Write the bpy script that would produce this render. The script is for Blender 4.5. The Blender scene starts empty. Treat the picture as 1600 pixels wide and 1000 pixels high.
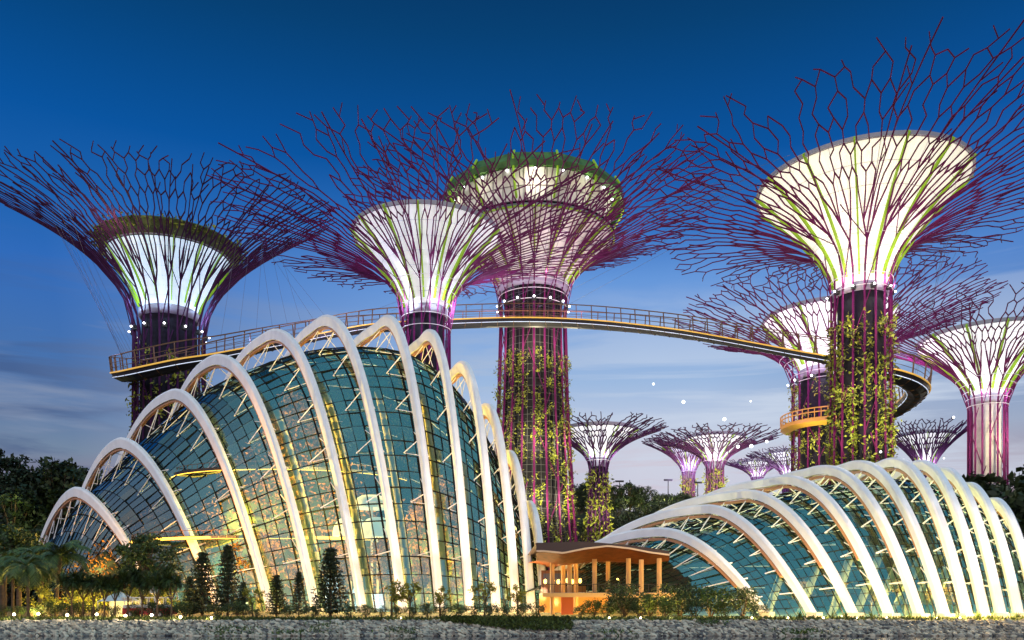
import bpy, math, random
import numpy as np
from mathutils import Vector, Matrix
R_ = math.radians
random.seed(7); rng = np.random.default_rng(11)
SC = bpy.context.scene
COL = SC.collection

# ------------------------------------------------------------------ camera
FP, CH, HZ = 1300.0, 2.6, 930.0           # focal length in photo pixels, camera height, horizon row
cam = bpy.data.cameras.new('camera'); camo = bpy.data.objects.new('camera', cam); COL.objects.link(camo)
cam.sensor_width = 36; cam.lens = 36*FP/1600; cam.shift_y = (HZ-500)/1600
cam.clip_start = 0.5; cam.clip_end = 6000
camo.location = (0, 0, CH); camo.rotation_euler = (R_(90), 0, 0)
SC.camera = camo
SC.view_settings.view_transform = 'Standard'; SC.view_settings.look = 'None'
SC.view_settings.exposure = 0; SC.view_settings.gamma = 1
try:
    SC.cycles.use_denoising = True; SC.cycles.use_light_tree = True
    SC.cycles.max_bounces = 6; SC.cycles.transparent_max_bounces = 24
    SC.cycles.diffuse_bounces = 2; SC.cycles.glossy_bounces = 3
    SC.cycles.sample_clamp_indirect = 3; SC.cycles.sample_clamp_direct = 14; SC.cycles.caustics_reflective = False; SC.cycles.caustics_refractive = False
except Exception: pass

# ------------------------------------------------------------------ sky: dusk
def srgb(r, g, b):
    f = lambda c: (c/255/12.92) if c/255 <= .04045 else ((c/255+.055)/1.055)**2.4
    return (f(r), f(g), f(b), 1)
W = bpy.data.worlds.new('World'); SC.world = W; W.use_nodes = True
nt = W.node_tree; N = nt.nodes; LK = nt.links
for n in list(N): N.remove(n)
def wn(t, **k):
    n = N.new(t)
    for a, b in k.items(): setattr(n, a, b)
    return n
tc = wn('ShaderNodeTexCoord'); sep = wn('ShaderNodeSeparateXYZ'); LK.new(tc.outputs['Generated'], sep.inputs[0])
def sky_ramp(stops):
    r = wn('ShaderNodeValToRGB'); c_ = r.color_ramp
    while len(c_.elements) < len(stops): c_.elements.new(.5)
    for e, (p, c) in zip(c_.elements, stops): e.position = p; e.color = srgb(*c)
    LK.new(sep.outputs['Z'], r.inputs[0]); return r
high = [(.457, (2, 83, 159)), (.526, (0, 70, 131)), (.56, (0, 63, 115)), (.60, (0, 54, 101)), (.78, (60, 140, 184)), (1.0, (120, 192, 220))]  # overhead stops, out of view, brightened to feed the glass reflections
rampc = sky_ramp([(0.0, (175, 140, 140)), (.075, (206, 165, 170)), (.11, (208, 174, 184)), (.148, (207, 187, 199)), (.18, (200, 208, 226)), (.246, (156, 185, 223)), (.352, (100, 150, 217)), (.40, (46, 112, 193))]+high)
ramps = sky_ramp([(0.0, (110, 98, 122)), (.08, (146, 126, 138)), (.126, (132, 130, 150)), (.152, (116, 136, 162)), (.19, (92, 123, 166)), (.24, (70, 114, 174)), (.334, (46, 106, 186)), (.39, (22, 96, 174))]+high)
wl_ = wn('ShaderNodeMapRange'); wl_.inputs[1].default_value = -.08; wl_.inputs[2].default_value = -.46; LK.new(sep.outputs['X'], wl_.inputs[0])
wr_ = wn('ShaderNodeMapRange'); wr_.inputs[1].default_value = .22; wr_.inputs[2].default_value = .55; wr_.inputs[4].default_value = .6; LK.new(sep.outputs['X'], wr_.inputs[0])
wm_ = wn('ShaderNodeMath', operation='MAXIMUM'); LK.new(wl_.outputs[0], wm_.inputs[0]); LK.new(wr_.outputs[0], wm_.inputs[1])
ramp = wn('ShaderNodeMix', data_type='RGBA'); LK.new(wm_.outputs[0], ramp.inputs[0]); LK.new(rampc.outputs[0], ramp.inputs[6]); LK.new(ramps.outputs[0], ramp.inputs[7])
mp = wn('ShaderNodeMapping'); mp.inputs['Scale'].default_value = (1.6, 1.6, 15); mp.inputs['Rotation'].default_value = (0, R_(7), 0)
LK.new(tc.outputs['Generated'], mp.inputs[0])
nz = wn('ShaderNodeTexNoise'); nz.inputs['Scale'].default_value = 1.5; nz.inputs['Detail'].default_value = 7; nz.inputs['Roughness'].default_value = .58
nz.inputs['Distortion'].default_value = .5
LK.new(mp.outputs[0], nz.inputs[0])
cl = wn('ShaderNodeValToRGB'); cl.color_ramp.elements[0].position = .44; cl.color_ramp.elements[1].position = .56
LK.new(nz.outputs[0], cl.inputs[0])
low = wn('ShaderNodeMapRange'); low.inputs[1].default_value = .36; low.inputs[2].default_value = .22; low.inputs[3].default_value = 0; low.inputs[4].default_value = .7
LK.new(sep.outputs['Z'], low.inputs[0])
mul = wn('ShaderNodeMath', operation='MULTIPLY'); LK.new(cl.outputs[0], mul.inputs[0]); LK.new(low.outputs[0], mul.inputs[1])
mixc = wn('ShaderNodeMix', data_type='RGBA'); LK.new(mul.outputs[0], mixc.inputs[0]); LK.new(ramp.outputs[2], mixc.inputs[6])
# cloud streaks: grey-blue to the west (left), paler to the right
cx = wn('ShaderNodeMapRange'); cx.inputs[1].default_value = -.5; cx.inputs[2].default_value = .15
LK.new(sep.outputs['X'], cx.inputs[0])
ccol = wn('ShaderNodeMix', data_type='RGBA'); ccol.inputs[6].default_value = srgb(66, 88, 132); ccol.inputs[7].default_value = srgb(204, 216, 234)
n2 = wn('ShaderNodeTexNoise'); n2.inputs['Scale'].default_value = 2.6; n2.inputs['Detail'].default_value = 5; LK.new(mp.outputs[0], n2.inputs[0])
n2r = wn('ShaderNodeMapRange'); n2r.inputs[1].default_value = .46; n2r.inputs[2].default_value = .62; n2r.inputs[4].default_value = .34; LK.new(n2.outputs[0], n2r.inputs[0])
cmx = wn('ShaderNodeMath', operation='MAXIMUM'); LK.new(cx.outputs[0], cmx.inputs[0]); LK.new(n2r.outputs[0], cmx.inputs[1]); LK.new(cmx.outputs[0], ccol.inputs[0]); LK.new(ccol.outputs[2], mixc.inputs[7])
sky = wn('ShaderNodeTexSky'); sky.sky_type = 'NISHITA'; sky.sun_disc = False; sky.sun_elevation = R_(-3); sky.sun_rotation = R_(200)
# bright sky added behind the camera to lift the glass reflections and light the ribs
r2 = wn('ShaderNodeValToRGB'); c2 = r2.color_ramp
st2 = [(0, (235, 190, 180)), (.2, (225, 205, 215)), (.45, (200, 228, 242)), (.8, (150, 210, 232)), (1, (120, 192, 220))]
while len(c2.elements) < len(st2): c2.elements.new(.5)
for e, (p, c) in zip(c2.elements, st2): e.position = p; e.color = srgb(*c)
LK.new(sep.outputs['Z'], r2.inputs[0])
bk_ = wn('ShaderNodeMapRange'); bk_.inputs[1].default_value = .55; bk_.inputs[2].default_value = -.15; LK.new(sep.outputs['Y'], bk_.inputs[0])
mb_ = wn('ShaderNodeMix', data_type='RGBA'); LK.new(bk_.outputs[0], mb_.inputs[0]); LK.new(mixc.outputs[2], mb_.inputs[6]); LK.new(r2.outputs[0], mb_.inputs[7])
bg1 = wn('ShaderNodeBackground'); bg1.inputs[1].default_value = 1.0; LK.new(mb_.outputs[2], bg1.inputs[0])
bg2 = wn('ShaderNodeBackground'); bg2.inputs[1].default_value = .05; LK.new(sky.outputs[0], bg2.inputs[0])
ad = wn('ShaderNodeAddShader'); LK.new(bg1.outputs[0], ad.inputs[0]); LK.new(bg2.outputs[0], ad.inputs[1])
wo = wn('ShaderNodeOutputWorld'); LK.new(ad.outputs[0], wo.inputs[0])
# afterglow of the set sun: weak and very soft, from behind the camera on the left
sl = bpy.data.lights.new('afterglow', 'SUN'); sl.energy = .6; sl.angle = R_(25); sl.color = (1, .9, .95)
so = bpy.data.objects.new('afterglow', sl); COL.objects.link(so)
so.rotation_euler = Vector((.42, .85, -.33)).to_track_quat('-Z', 'Y').to_euler()

# ------------------------------------------------------------------ helpers
def px(x, d): return (x-800)/FP*d
def pz(y, d): return CH+(HZ-y)/FP*d
def pt(x, y, d): return Vector((px(x, d), d, pz(y, d)))

class MB:
    def __init__(s): s.v = []; s.f = []
    def tube(s, p, q, r1, r2=None, n=5, cap=True):
        p, q = Vector(p), Vector(q); a = q-p
        if a.length < 1e-5: return
        r2 = r1 if r2 is None else r2
        z = a.normalized(); x = z.orthogonal().normalized(); y = z.cross(x)
        o = len(s.v)
        for c, r in ((p, r1), (q, r2)):
            for k in range(n):
                t = 2*math.pi*k/n; s.v.append(tuple(c+x*(r*math.cos(t))+y*(r*math.sin(t))))
        for k in range(n): s.f.append((o+k, o+(k+1) % n, o+n+(k+1) % n, o+n+k))
        if cap: s.f.append(tuple(o+n+k for k in range(n))); s.f.append(tuple(o+k for k in reversed(range(n))))
    def path(s, pts, r, n=5, closed=False):
        P = list(pts)+([pts[0]] if closed else [])
        for a, b in zip(P[:-1], P[1:]): s.tube(a, b, r, n=n)
    def box(s, c, sx, sy, sz, rz=0):
        m = Matrix.Rotation(rz, 3, 'Z'); o = len(s.v); c = Vector(c)
        for k in range(8):
            s.v.append(tuple(c+m @ Vector((sx/2*(1 if k & 1 else -1), sy/2*(1 if k & 2 else -1), sz/2*(1 if k & 4 else -1)))))
        for f in ((0, 2, 3, 1), (4, 5, 7, 6), (0, 1, 5, 4), (2, 6, 7, 3), (0, 4, 6, 2), (1, 3, 7, 5)): s.f.append(tuple(o+i for i in f))
    def bar(s, p, q, w, h, up=(0, 0, 1)):
        p, q = Vector(p), Vector(q); a = (q-p)
        if a.length < 1e-5: return
        a.normalize(); x = a.cross(Vector(up))
        if x.length < 1e-4: x = a.orthogonal()
        x.normalize(); y = x.cross(a); o = len(s.v)
        for c in (p, q):
            for i, j in ((-1, -1), (1, -1), (1, 1), (-1, 1)): s.v.append(tuple(c+x*(w/2*i)+y*(h/2*j)))
        for f in ((0, 1, 5, 4), (1, 2, 6, 5), (2, 3, 7, 6), (3, 0, 4, 7), (3, 2, 1, 0), (4, 5, 6, 7)): s.f.append(tuple(o+i for i in f))
    def lathe(s, prof, n=32, c=(0, 0, 0)):
        o = len(s.v)
        for r, z in prof:
            for k in range(n):
                t = 2*math.pi*k/n; s.v.append((c[0]+r*math.cos(t), c[1]+r*math.sin(t), c[2]+z))
        for i in range(len(prof)-1):
            for k in range(n): s.f.append((o+i*n+k, o+i*n+(k+1) % n, o+(i+1)*n+(k+1) % n, o+(i+1)*n+k))
    def quads(s, A):                       # A: (n,4,3)
        o = len(s.v); s.v.extend(map(tuple, A.reshape(-1, 3).tolist())); n = len(A)
        s.f.extend((o+4*i, o+4*i+1, o+4*i+2, o+4*i+3) for i in range(n))
    def leaves(s, C, size, asp=.45, up=0.0):
        C = np.asarray(C, float); n = len(C)
        if n == 0: return
        a = rng.normal(size=(n, 3)); a[:, 2] += up; a /= np.linalg.norm(a, axis=1)[:, None]
        b = rng.normal(size=(n, 3)); b -= a*(a*b).sum(1)[:, None]; b /= np.linalg.norm(b, axis=1)[:, None]
        L = (size*(.6+.8*rng.random(n)))[:, None]
        A = np.stack([C, C+a*L*.5+b*L*asp*.5, C+a*L, C+a*L*.5-b*L*asp*.5], 1)
        s.quads(A)
    def strip(s, pts, wid, side):          # flat tapering blade along points
        o = len(s.v)
        for p, w, sd in zip(pts, wid, side):
            p = Vector(p); sd = Vector(sd); s.v.append(tuple(p-sd*w/2)); s.v.append(tuple(p+sd*w/2))
        for i in range(len(pts)-1): s.f.append((o+2*i, o+2*i+1, o+2*i+3, o+2*i+2))
    def mesh(s, name, mat, smooth=False):
        m = bpy.data.meshes.new(name); m.from_pydata(s.v, [], s.f); m.materials.append(mat)
        if smooth: m.polygons.foreach_set('use_smooth', [True]*len(m.polygons))
        m.update(); return m
    def build(s, name, mat, parent=None, smooth=False, loc=None):
        o = bpy.data.objects.new(name, s.mesh(name, mat, smooth)); COL.objects.link(o)
        if parent: o.parent = parent
        if loc is not None: o.location = loc
        return o

def tag(o, label=None, cat=None, group=None, kind=None):
    if label: o['label'] = label
    if cat: o['category'] = cat
    if group: o['group'] = group
    if kind: o['kind'] = kind
    return o
def empty(name, loc, label, cat, group=None, rz=0):
    o = bpy.data.objects.new(name, None); COL.objects.link(o); o.location = loc; o.rotation_euler.z = rz
    return tag(o, label, cat, group)
def inst(name, mesh, parent=None, loc=(0, 0, 0), rz=0, sc=1):
    o = bpy.data.objects.new(name, mesh); COL.objects.link(o); o.location = loc; o.rotation_euler.z = rz; o.scale = (sc, sc, sc)
    if parent: o.parent = parent
    return o
def kids(o): return [c for c in COL.objects if c.parent == o]

def mat(name, col, rough=.6, metal=0, emit=None, es=0, var=0, scale=3, spec=.3, island=0, bump=0):
    m = bpy.data.materials.new(name); m.use_nodes = True; t = m.node_tree; b = t.nodes['Principled BSDF']
    c = (*col, 1) if len(col) == 3 else col
    b.inputs['Base Color'].default_value = c; b.inputs['Roughness'].default_value = rough; b.inputs['Metallic'].default_value = metal
    b.inputs['Specular IOR Level'].default_value = spec
    if emit: b.inputs['Emission Color'].default_value = (*emit, 1); b.inputs['Emission Strength'].default_value = es
    if var or bump:
        tcn = t.nodes.new('ShaderNodeTexCoord'); n = t.nodes.new('ShaderNodeTexNoise'); n.inputs['Scale'].default_value = scale; n.inputs['Detail'].default_value = 5
        t.links.new(tcn.outputs['Object'], n.inputs[0])
        if var:
            r = t.nodes.new('ShaderNodeValToRGB'); r.color_ramp.elements[0].position = .3; r.color_ramp.elements[1].position = .7
            r.color_ramp.elements[0].color = (*[x*(1-var) for x in c[:3]], 1); r.color_ramp.elements[1].color = (*[min(1, x*(1+var)) for x in c[:3]], 1)
            t.links.new(n.outputs[0], r.inputs[0]); t.links.new(r.outputs[0], b.inputs['Base Color'])
        if bump:
            bp = t.nodes.new('ShaderNodeBump'); bp.inputs['Strength'].default_value = bump; t.links.new(n.outputs[0], bp.inputs['Height']); t.links.new(bp.outputs[0], b.inputs['Normal'])
    if island:
        g = t.nodes.new('ShaderNodeNewGeometry'); r = t.nodes.new('ShaderNodeValToRGB')
        r.color_ramp.elements[0].color = (*[x*(1-island) for x in c[:3]], 1)
        r.color_ramp.elements[1].color = (min(1, c[0]*(1+island*1.4)), min(1, c[1]*(1+island)), min(1, c[2]*(1+island*.3)), 1)
        t.links.new(g.outputs['Random Per Island'], r.inputs[0]); t.links.new(r.outputs[0], b.inputs['Base Color'])
    return m

M = {}
M['steel'] = mat('magenta_painted_steel', (.10, .010, .066), .75, .0, var=.25, scale=.4, spec=.1)
M['steel_blue'] = mat('purple_painted_steel', (.045, .012, .05), .75, .0, var=.25, scale=.4, spec=.1)
M['white_steel'] = mat('white_painted_steel', (.84, .81, .84), .45, var=.07, scale=.5)
M['hoop'] = mat('pale_steel_hoop', (.8, .8, .8), .4)
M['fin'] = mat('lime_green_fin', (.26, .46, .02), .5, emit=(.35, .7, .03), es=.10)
M['cable'] = mat('steel_cable', (.12, .13, .2), .5)
M['concrete'] = mat('pale_concrete', (.42, .39, .36), .8, var=.2, scale=.6, bump=.1)
M['darkcore'] = mat('dark_planter_panel', (.016, .015, .022), .85, var=.3, scale=.8, spec=.08)
M['collar'] = mat('grey_collar', (.3, .3, .36), .6)
M['roofgreen'] = mat('green_roof_brim', (.055, .13, .025), .6, var=.5, scale=.35)
M['mullion'] = mat('dark_mullion', (.008, .009, .011), .8, spec=.05)
M['copper'] = mat('copper_lining', (.45, .22, .12), .5)
M['deck'] = mat('dark_deck_soffit', (.02, .02, .028), .6)
M['rail'] = mat('bronze_railing', (.15, .075, .03), .45)
M['gold'] = mat('yellow_gallery_steel', (.42, .23, .03), .5, emit=(1, .55, .08), es=.06)
M['strip_y'] = mat('amber_light_strip', (.8, .5, .1), .5, emit=(1, .5, .05), es=.4)
M['strip_in'] = mat('amber_walkway_light', (.8, .5, .1), .5, emit=(1, .5, .06), es=3.0)
M['strip_w'] = mat('white_light_strip', (.8, .8, .9), .5, emit=(.6, .75, 1), es=.8)
M['lamp'] = mat('warm_lamp_glass', (1, .9, .7), .5, emit=(1, .78, .45), es=20)
M['lampw'] = mat('white_lamp_glass', (1, 1, 1), .5, emit=(.95, .95, 1), es=6)
M['blackmetal'] = mat('black_metal', (.02, .02, .02), .5)
M['bark'] = mat('bark', (.09, .06, .04), .9, var=.3, scale=3)
M['leaf_dark'] = mat('leaf_dark_green', (.032, .062, .022), .55, island=.6)
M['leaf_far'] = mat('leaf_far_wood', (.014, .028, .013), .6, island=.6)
M['leaf_mid'] = mat('leaf_mid_green', (.055, .10, .022), .55, island=.6)
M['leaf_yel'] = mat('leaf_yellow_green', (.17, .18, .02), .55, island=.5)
M['leaf_wall'] = mat('leaf_vertical_garden', (.15, .20, .028), .55, island=.85)
M['leaf_gold'] = mat('leaf_golden', (.27, .14, .02), .55, island=.7)
M['leaf_palm'] = mat('leaf_palm', (.05, .085, .028), .5, island=.4)
M['leaf_pine'] = mat('leaf_pine', (.02, .036, .018), .6, island=.5)
M['grass'] = mat('bank_grass', (.05, .075, .018), .8, island=.6)
M['soil'] = mat('planted_rock', (.04, .055, .02), .9, var=.5, scale=.3)

def brickcore(name, c1, c2, mort, sx, sz):
    m = bpy.data.materials.new(name); m.use_nodes = True; t = m.node_tree; b = t.nodes['Principled BSDF']; b.inputs['Roughness'].default_value = .9; b.inputs['Specular IOR Level'].default_value = .05
    tcn = t.nodes.new('ShaderNodeTexCoord'); sp = t.nodes.new('ShaderNodeSeparateXYZ'); t.links.new(tcn.outputs['Object'], sp.inputs[0])
    at = t.nodes.new('ShaderNodeMath'); at.operation = 'ARCTAN2'; t.links.new(sp.outputs[0], at.inputs[0]); t.links.new(sp.outputs[1], at.inputs[1])
    ml = t.nodes.new('ShaderNodeMath'); ml.operation = 'MULTIPLY'; ml.inputs[1].default_value = sx; t.links.new(at.outputs[0], ml.inputs[0])
    cb = t.nodes.new('ShaderNodeCombineXYZ'); t.links.new(ml.outputs[0], cb.inputs[0]); t.links.new(sp.outputs[2], cb.inputs[1])
    br = t.nodes.new('ShaderNodeTexBrick'); br.offset = 0; br.inputs['Scale'].default_value = 1; br.inputs['Brick Width'].default_value = 1.7; br.inputs['Row Height'].default_value = sz
    br.inputs['Mortar Size'].default_value = .07; br.inputs['Color1'].default_value = (*c1, 1); br.inputs['Color2'].default_value = (*c2, 1); br.inputs['Mortar'].default_value = (*mort, 1)
    t.links.new(cb.outputs[0], br.inputs[0]); t.links.new(br.outputs[0], b.inputs['Base Color']); return m
M['gridcore'] = brickcore('panelled_core', (.010, .010, .012), (.02, .018, .02), (.10, .10, .10), 11.0, 2.4)

def membrane(name, tint, es):
    m = bpy.data.materials.new(name); m.use_nodes = True; t = m.node_tree; b = t.nodes['Principled BSDF']
    b.inputs['Roughness'].default_value = .6
    tcn = t.nodes.new('ShaderNodeTexCoord'); sp = t.nodes.new('ShaderNodeSeparateXYZ'); t.links.new(tcn.outputs['Object'], sp.inputs[0])
    gn = t.nodes.new('ShaderNodeSeparateXYZ'); t.links.new(tcn.outputs['Generated'], gn.inputs[0])
    def M_(op, a, v=None, c=None):
        n = t.nodes.new('ShaderNodeMath'); n.operation = op; t.links.new(a, n.inputs[0])
        if isinstance(v, (int, float)): n.inputs[1].default_value = v
        elif v is not None: t.links.new(v, n.inputs[1])
        return n.outputs[0]
    an = M_('ARCTAN2', sp.outputs[0], sp.outputs[1])
    s1 = M_('LESS_THAN', M_('FRACT', M_('MULTIPLY', an, 28/6.28318)), .035)
    s2 = M_('LESS_THAN', M_('FRACT', M_('MULTIPLY', gn.outputs[2], 6.98)), .035)
    s = M_('MAXIMUM', s1, s2)
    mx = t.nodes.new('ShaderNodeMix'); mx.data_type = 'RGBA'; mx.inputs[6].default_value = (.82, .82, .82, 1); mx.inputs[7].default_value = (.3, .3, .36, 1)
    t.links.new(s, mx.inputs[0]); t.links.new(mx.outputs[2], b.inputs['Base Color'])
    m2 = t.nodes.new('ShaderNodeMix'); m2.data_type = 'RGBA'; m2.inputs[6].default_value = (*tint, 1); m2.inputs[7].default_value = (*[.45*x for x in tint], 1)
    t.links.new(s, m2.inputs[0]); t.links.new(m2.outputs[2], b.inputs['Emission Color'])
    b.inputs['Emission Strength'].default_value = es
    return m

def light(name, loc, power, col=(1, 1, 1), rad=.4, spot=None, target=None, blend=.6):
    l = bpy.data.lights.new(name, 'SPOT' if spot else 'POINT'); l.energy = power; l.color = col; l.shadow_soft_size = rad
    o = bpy.data.objects.new(name, l); COL.objects.link(o); o.location = loc
    if spot:
        l.spot_size = R_(spot); l.spot_blend = blend
        o.rotation_euler = (Vector(target)-Vector(loc)).to_track_quat('-Z', 'Y').to_euler()
    return o

# ------------------------------------------------------------------ the setting
SHORE, WL = 85.0, -1.42
def sheet(name, x0, x1, y0, y1, z, m, kind='structure'):
    b = MB(); b.v = [(x0, y0, z), (x1, y0, z), (x1, y1, z), (x0, y1, z)]; b.f = [(0, 1, 2, 3)]
    return tag(b.build(name, m), kind=kind)
mg = mat('dark_ground', (.045, .05, .03), .9, var=.4, scale=.2)
sheet('ground', -2500, 2500, SHORE+.3, 4000, 0, mg)
mw = mat('water', (.006, .012, .03), .06, spec=.6); mw.node_tree.nodes['Principled BSDF'].inputs['IOR'].default_value = 1.33
t = mw.node_tree; wv = t.nodes.new('ShaderNodeTexNoise'); wv.inputs['Scale'].default_value = 1.2; wv.inputs['Detail'].default_value = 3
tcn = t.nodes.new('ShaderNodeTexCoord'); t.links.new(tcn.outputs['Object'], wv.inputs[0]); bp = t.nodes.new('ShaderNodeBump'); bp.inputs['Strength'].default_value = .5
t.links.new(wv.outputs[0], bp.inputs['Height']); t.links.new(bp.outputs[0], t.nodes['Principled BSDF'].inputs['Normal'])
sheet('water', -2500, 2500, -400, SHORE-2, WL, mw)
# sloping bank under the stones
b = MB(); b.v = [(-400, SHORE+.4, -.02), (400, SHORE+.4, -.02), (400, SHORE-3.6, WL-.4), (-400, SHORE-3.6, WL-.4)]; b.f = [(0, 3, 2, 1)]
tag(b.build('river_bank', mat('bank_gravel', (.05, .05, .06), .9, var=.6, scale=4)), kind='structure')
# riprap stones
b = MB(); ico = []
ph = (1+5**.5)/2
iv = np.array([(-1, ph, 0), (1, ph, 0), (-1, -ph, 0), (1, -ph, 0), (0, -1, ph), (0, 1, ph), (0, -1, -ph), (0, 1, -ph), (ph, 0, -1), (ph, 0, 1), (-ph, 0, -1), (-ph, 0, 1)])/1.9
ifc = [(0, 11, 5), (0, 5, 1), (0, 1, 7), (0, 7, 10), (0, 10, 11), (1, 5, 9), (5, 11, 4), (11, 10, 2), (10, 7, 6), (7, 1, 8), (3, 9, 4), (3, 4, 2), (3, 2, 6), (3, 6, 8), (3, 8, 9), (4, 9, 5), (2, 4, 11), (6, 2, 10), (8, 6, 7), (9, 8, 1)]
x = -58.0
while x < 58:
    for k in range(13):
        f = (k+random.random())/13; yy = SHORE+.1-3.1*f; zz = -.02-1.42*f
        s = .11+.15*random.random()
        sc_ = np.array([s*(1.2+.7*random.random()), s*1.1, s*(.5+.4*random.random())]); a = random.uniform(-.6, .6)
        v = iv*sc_*(1+.25*rng.normal(size=(12, 1)))
        v = v @ np.array(Matrix.Rotation(random.uniform(0, .8), 3, 'Y') @ Matrix.Rotation(a, 3, 'Z')).T
        o = len(b.v); b.v.extend(map(tuple, (v+np.array([x+random.uniform(-.2, .2), yy, zz])).tolist())); b.f.extend(tuple(o+i for i in q) for q in ifc)
    x += .25
tag(b.build('riprap_stones', mat('riprap', (.31, .31, .34), .85, island=.75)), 'grey riprap stones facing the river bank', 'stones', kind='stuff')
# distant hill
def hill_z(x, y):
    t_ = max(0, min(1, (y-290)/100)); t_ = t_*t_*(3-2*t_)
    u = .72+.2*math.sin(x*.013+1)+.12*math.sin(x*.041)
    return 44*t_*u-.3+16*max(0, min(1, (-x-110)/80))*t_
b = MB(); nx, ny = 90, 16
for j in range(ny):
    for i in range(nx):
        xx = -900+1800*i/(nx-1); yy = 296+900*(j/(ny-1))**1.6; b.v.append((xx, yy, hill_z(xx, yy)))
for j in range(ny-1):
    for i in range(nx-1): b.f.append((j*nx+i, j*nx+i+1, (j+1)*nx+i+1, (j+1)*nx+i))
tag(b.build('hill', mat('hill_scrub', (.012, .02, .013), .95, var=.5, scale=.08), smooth=True), kind='structure')
# lawn strips on the bank top
b = MB(); n = 9000
C = np.stack([rng.uniform(-58, 58, n), rng.uniform(SHORE+.1, SHORE+5, n), np.zeros(n)], 1)
b.leaves(C, .4, .3, up=1.6)
tag(b.build('bank_grass', M['grass']), 'green grass strip along the top of the stone bank', 'grass', kind='stuff')

# ------------------------------------------------------------------ supertrees
def supertree(S):
    d = S['d']; X = px(S['x'], d); w_ = lambda v: v/FP*d; z_ = lambda y: pz(y, d)
    root = empty('supertree', (X, d, 0), S['label'], 'supertree', 'steel supertrees with lit funnels')
    r0, r1, Rr = w_(S['base']), w_(S['waist']), w_(S['rim']); zw, zc = z_(S['wy']), z_(S['ry'])
    p = S.get('p', 2.5); tilt = S.get('tilt', 0)
    uu = np.linspace(0, 1, 60); pr = r1+(Rr-r1)*uu**p; pzv = zw+(zc-zw)*uu
    al = np.concatenate([[0], np.cumsum(np.hypot(np.diff(pr), np.diff(pzv)))]); al /= al[-1]
    def P(phi, t):
        if t <= 1: r = np.interp(t, al, pr); z = np.interp(t, al, pzv)
        else: r = pr[-1]+(pr[-1]-pr[-4])*(t-1)/(al[-1]-al[-4]); z = pzv[-1]+(pzv[-1]-pzv[-4])*(t-1)/(al[-1]-al[-4])
        z += tilt*(r/Rr)**2*(-math.sin(phi))
        return Vector((r*math.cos(phi), r*math.sin(phi), z))
    def T(phi, z):                          # lattice on the trunk
        f = max(0, 1-z/zw); r = r1+(r0-r1)*f**1.6
        return Vector((r*math.cos(phi), r*math.sin(phi), z))
    n = S['n']; steel = M[S.get('steel', 'steel')]; R0 = S['r']
    rd = random.Random(S['x'])
    NB = int(S.get('cells', 2)*n); DA = 2*math.pi/NB; D = 2*math.pi/n
    jt = {}; got = {}; nk = lambda col, lev: (round(col*2) % (2*NB), lev)
    def node(col, lev, t):                  # jittered lattice node, col in half cells
        key = (round(col*2) % (2*NB), lev)
        if key not in jt: jt[key] = (rd.uniform(-.13, .13)*DA, rd.uniform(-.013, .013))
        e = jt[key]; return (col*DA+e[0], t+e[1])
    br = [MB() for _ in range(n)]; cpn = NB//n
    def seg(b, A_, B_, rr):
        m_ = max(1, int(abs(B_[1]-A_[1])/.07)); prev = P(*A_)
        for i in range(1, m_+1):
            f = i/m_; q = P(A_[0]+(B_[0]-A_[0])*f, A_[1]+(B_[1]-A_[1])*f); b.tube(prev, q, rr, n=4); prev = q
    tv = S.get('levels', [(.41, .47), (.52, .58), (.62, .69), (.74, .80), (.85, .90), (.94, .99)])
    for k in range(n):
        a0 = D*k; b = br[k]
        b.path([T(a0, 0), T(a0, zw*.35), T(a0, zw*.7), T(a0, zw)], R0*1.5)
        t0 = rd.uniform(.19, .27); st_ = (a0+rd.uniform(-.06, .06)*D, t0)
        seg(b, (a0, 0), st_, R0*1.35)
        hv = [(a0+sg*D*.2+rd.uniform(-.03, .03)*D, st_[1]+rd.uniform(.06, .085)) for sg in (-1, 1)]
        for q in hv: seg(b, st_, q, R0*1.2)
        for c in range(cpn):
            col = k*cpn+c-(cpn-1)/2; seg(b, hv[0 if c < cpn/2-.25 else 1], node(col, 0, tv[0][0]), R0*1.15); got.setdefault(nk(col, 0), k)
    half = 0.0
    for li, (ta, tb) in enumerate(tv):
        rr = R0*(1-.06*li); last = li == len(tv)-1
        for c in range(NB):
            col = c-(cpn-1)/2+half
            A_ = node(col, 2*li, ta)
            own = got.get(nk(col, 2*li))
            if own is None: continue
            b = br[own]
            if li > 1 and rd.random() < .05: continue
            if last:
                e = (A_[0]+rd.uniform(-.5, .5)*DA, tb+rd.uniform(-.045, .03)); seg(b, A_, e, rr)
                if rd.random() < .45: m_ = ((A_[0]+e[0])/2, (A_[1]+e[1])/2); seg(b, m_, (m_[0]+rd.choice((-1, 1))*.6*DA, m_[1]+rd.uniform(.03, .06)), rr)
                continue
            B_ = node(col, 2*li+1, tb); seg(b, A_, B_, rr)
            nxt = tv[li+1][0]; o_ = rd.random(); sides = (-.5, .5) if o_ < (.52 if li else .62) else ((-.5,) if o_ < .76 else (.5,))
            for s_ in sides: seg(b, B_, node(col+s_, 2*li+2, nxt), rr); got.setdefault(nk(col+s_, 2*li+2), own)
        half = .5-half
    # long straight outer bars that run on to the rim
    for k in list(range(n))*2:
        if rd.random() < .7:
            a = D*k; tA = rd.uniform(.15, .22); A_ = (a, tA); e = (a+rd.uniform(-.45, .45)*D, rd.uniform(.86, 1.06)); seg(br[k], A_, e, R0*.85)
            for f in (.45, .75):
                m_ = (A_[0]+(e[0]-A_[0])*f, A_[1]+(e[1]-A_[1])*f); seg(br[k], m_, (m_[0]+rd.choice((-1, 1))*.55*DA, m_[1]+.07), R0*.75)
    for b in br: b.build('steel_branch', steel, root)
    # cross bracing round the trunk and neck
    b = MB(); lv = np.linspace(zw*.1, zw, 7)
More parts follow.
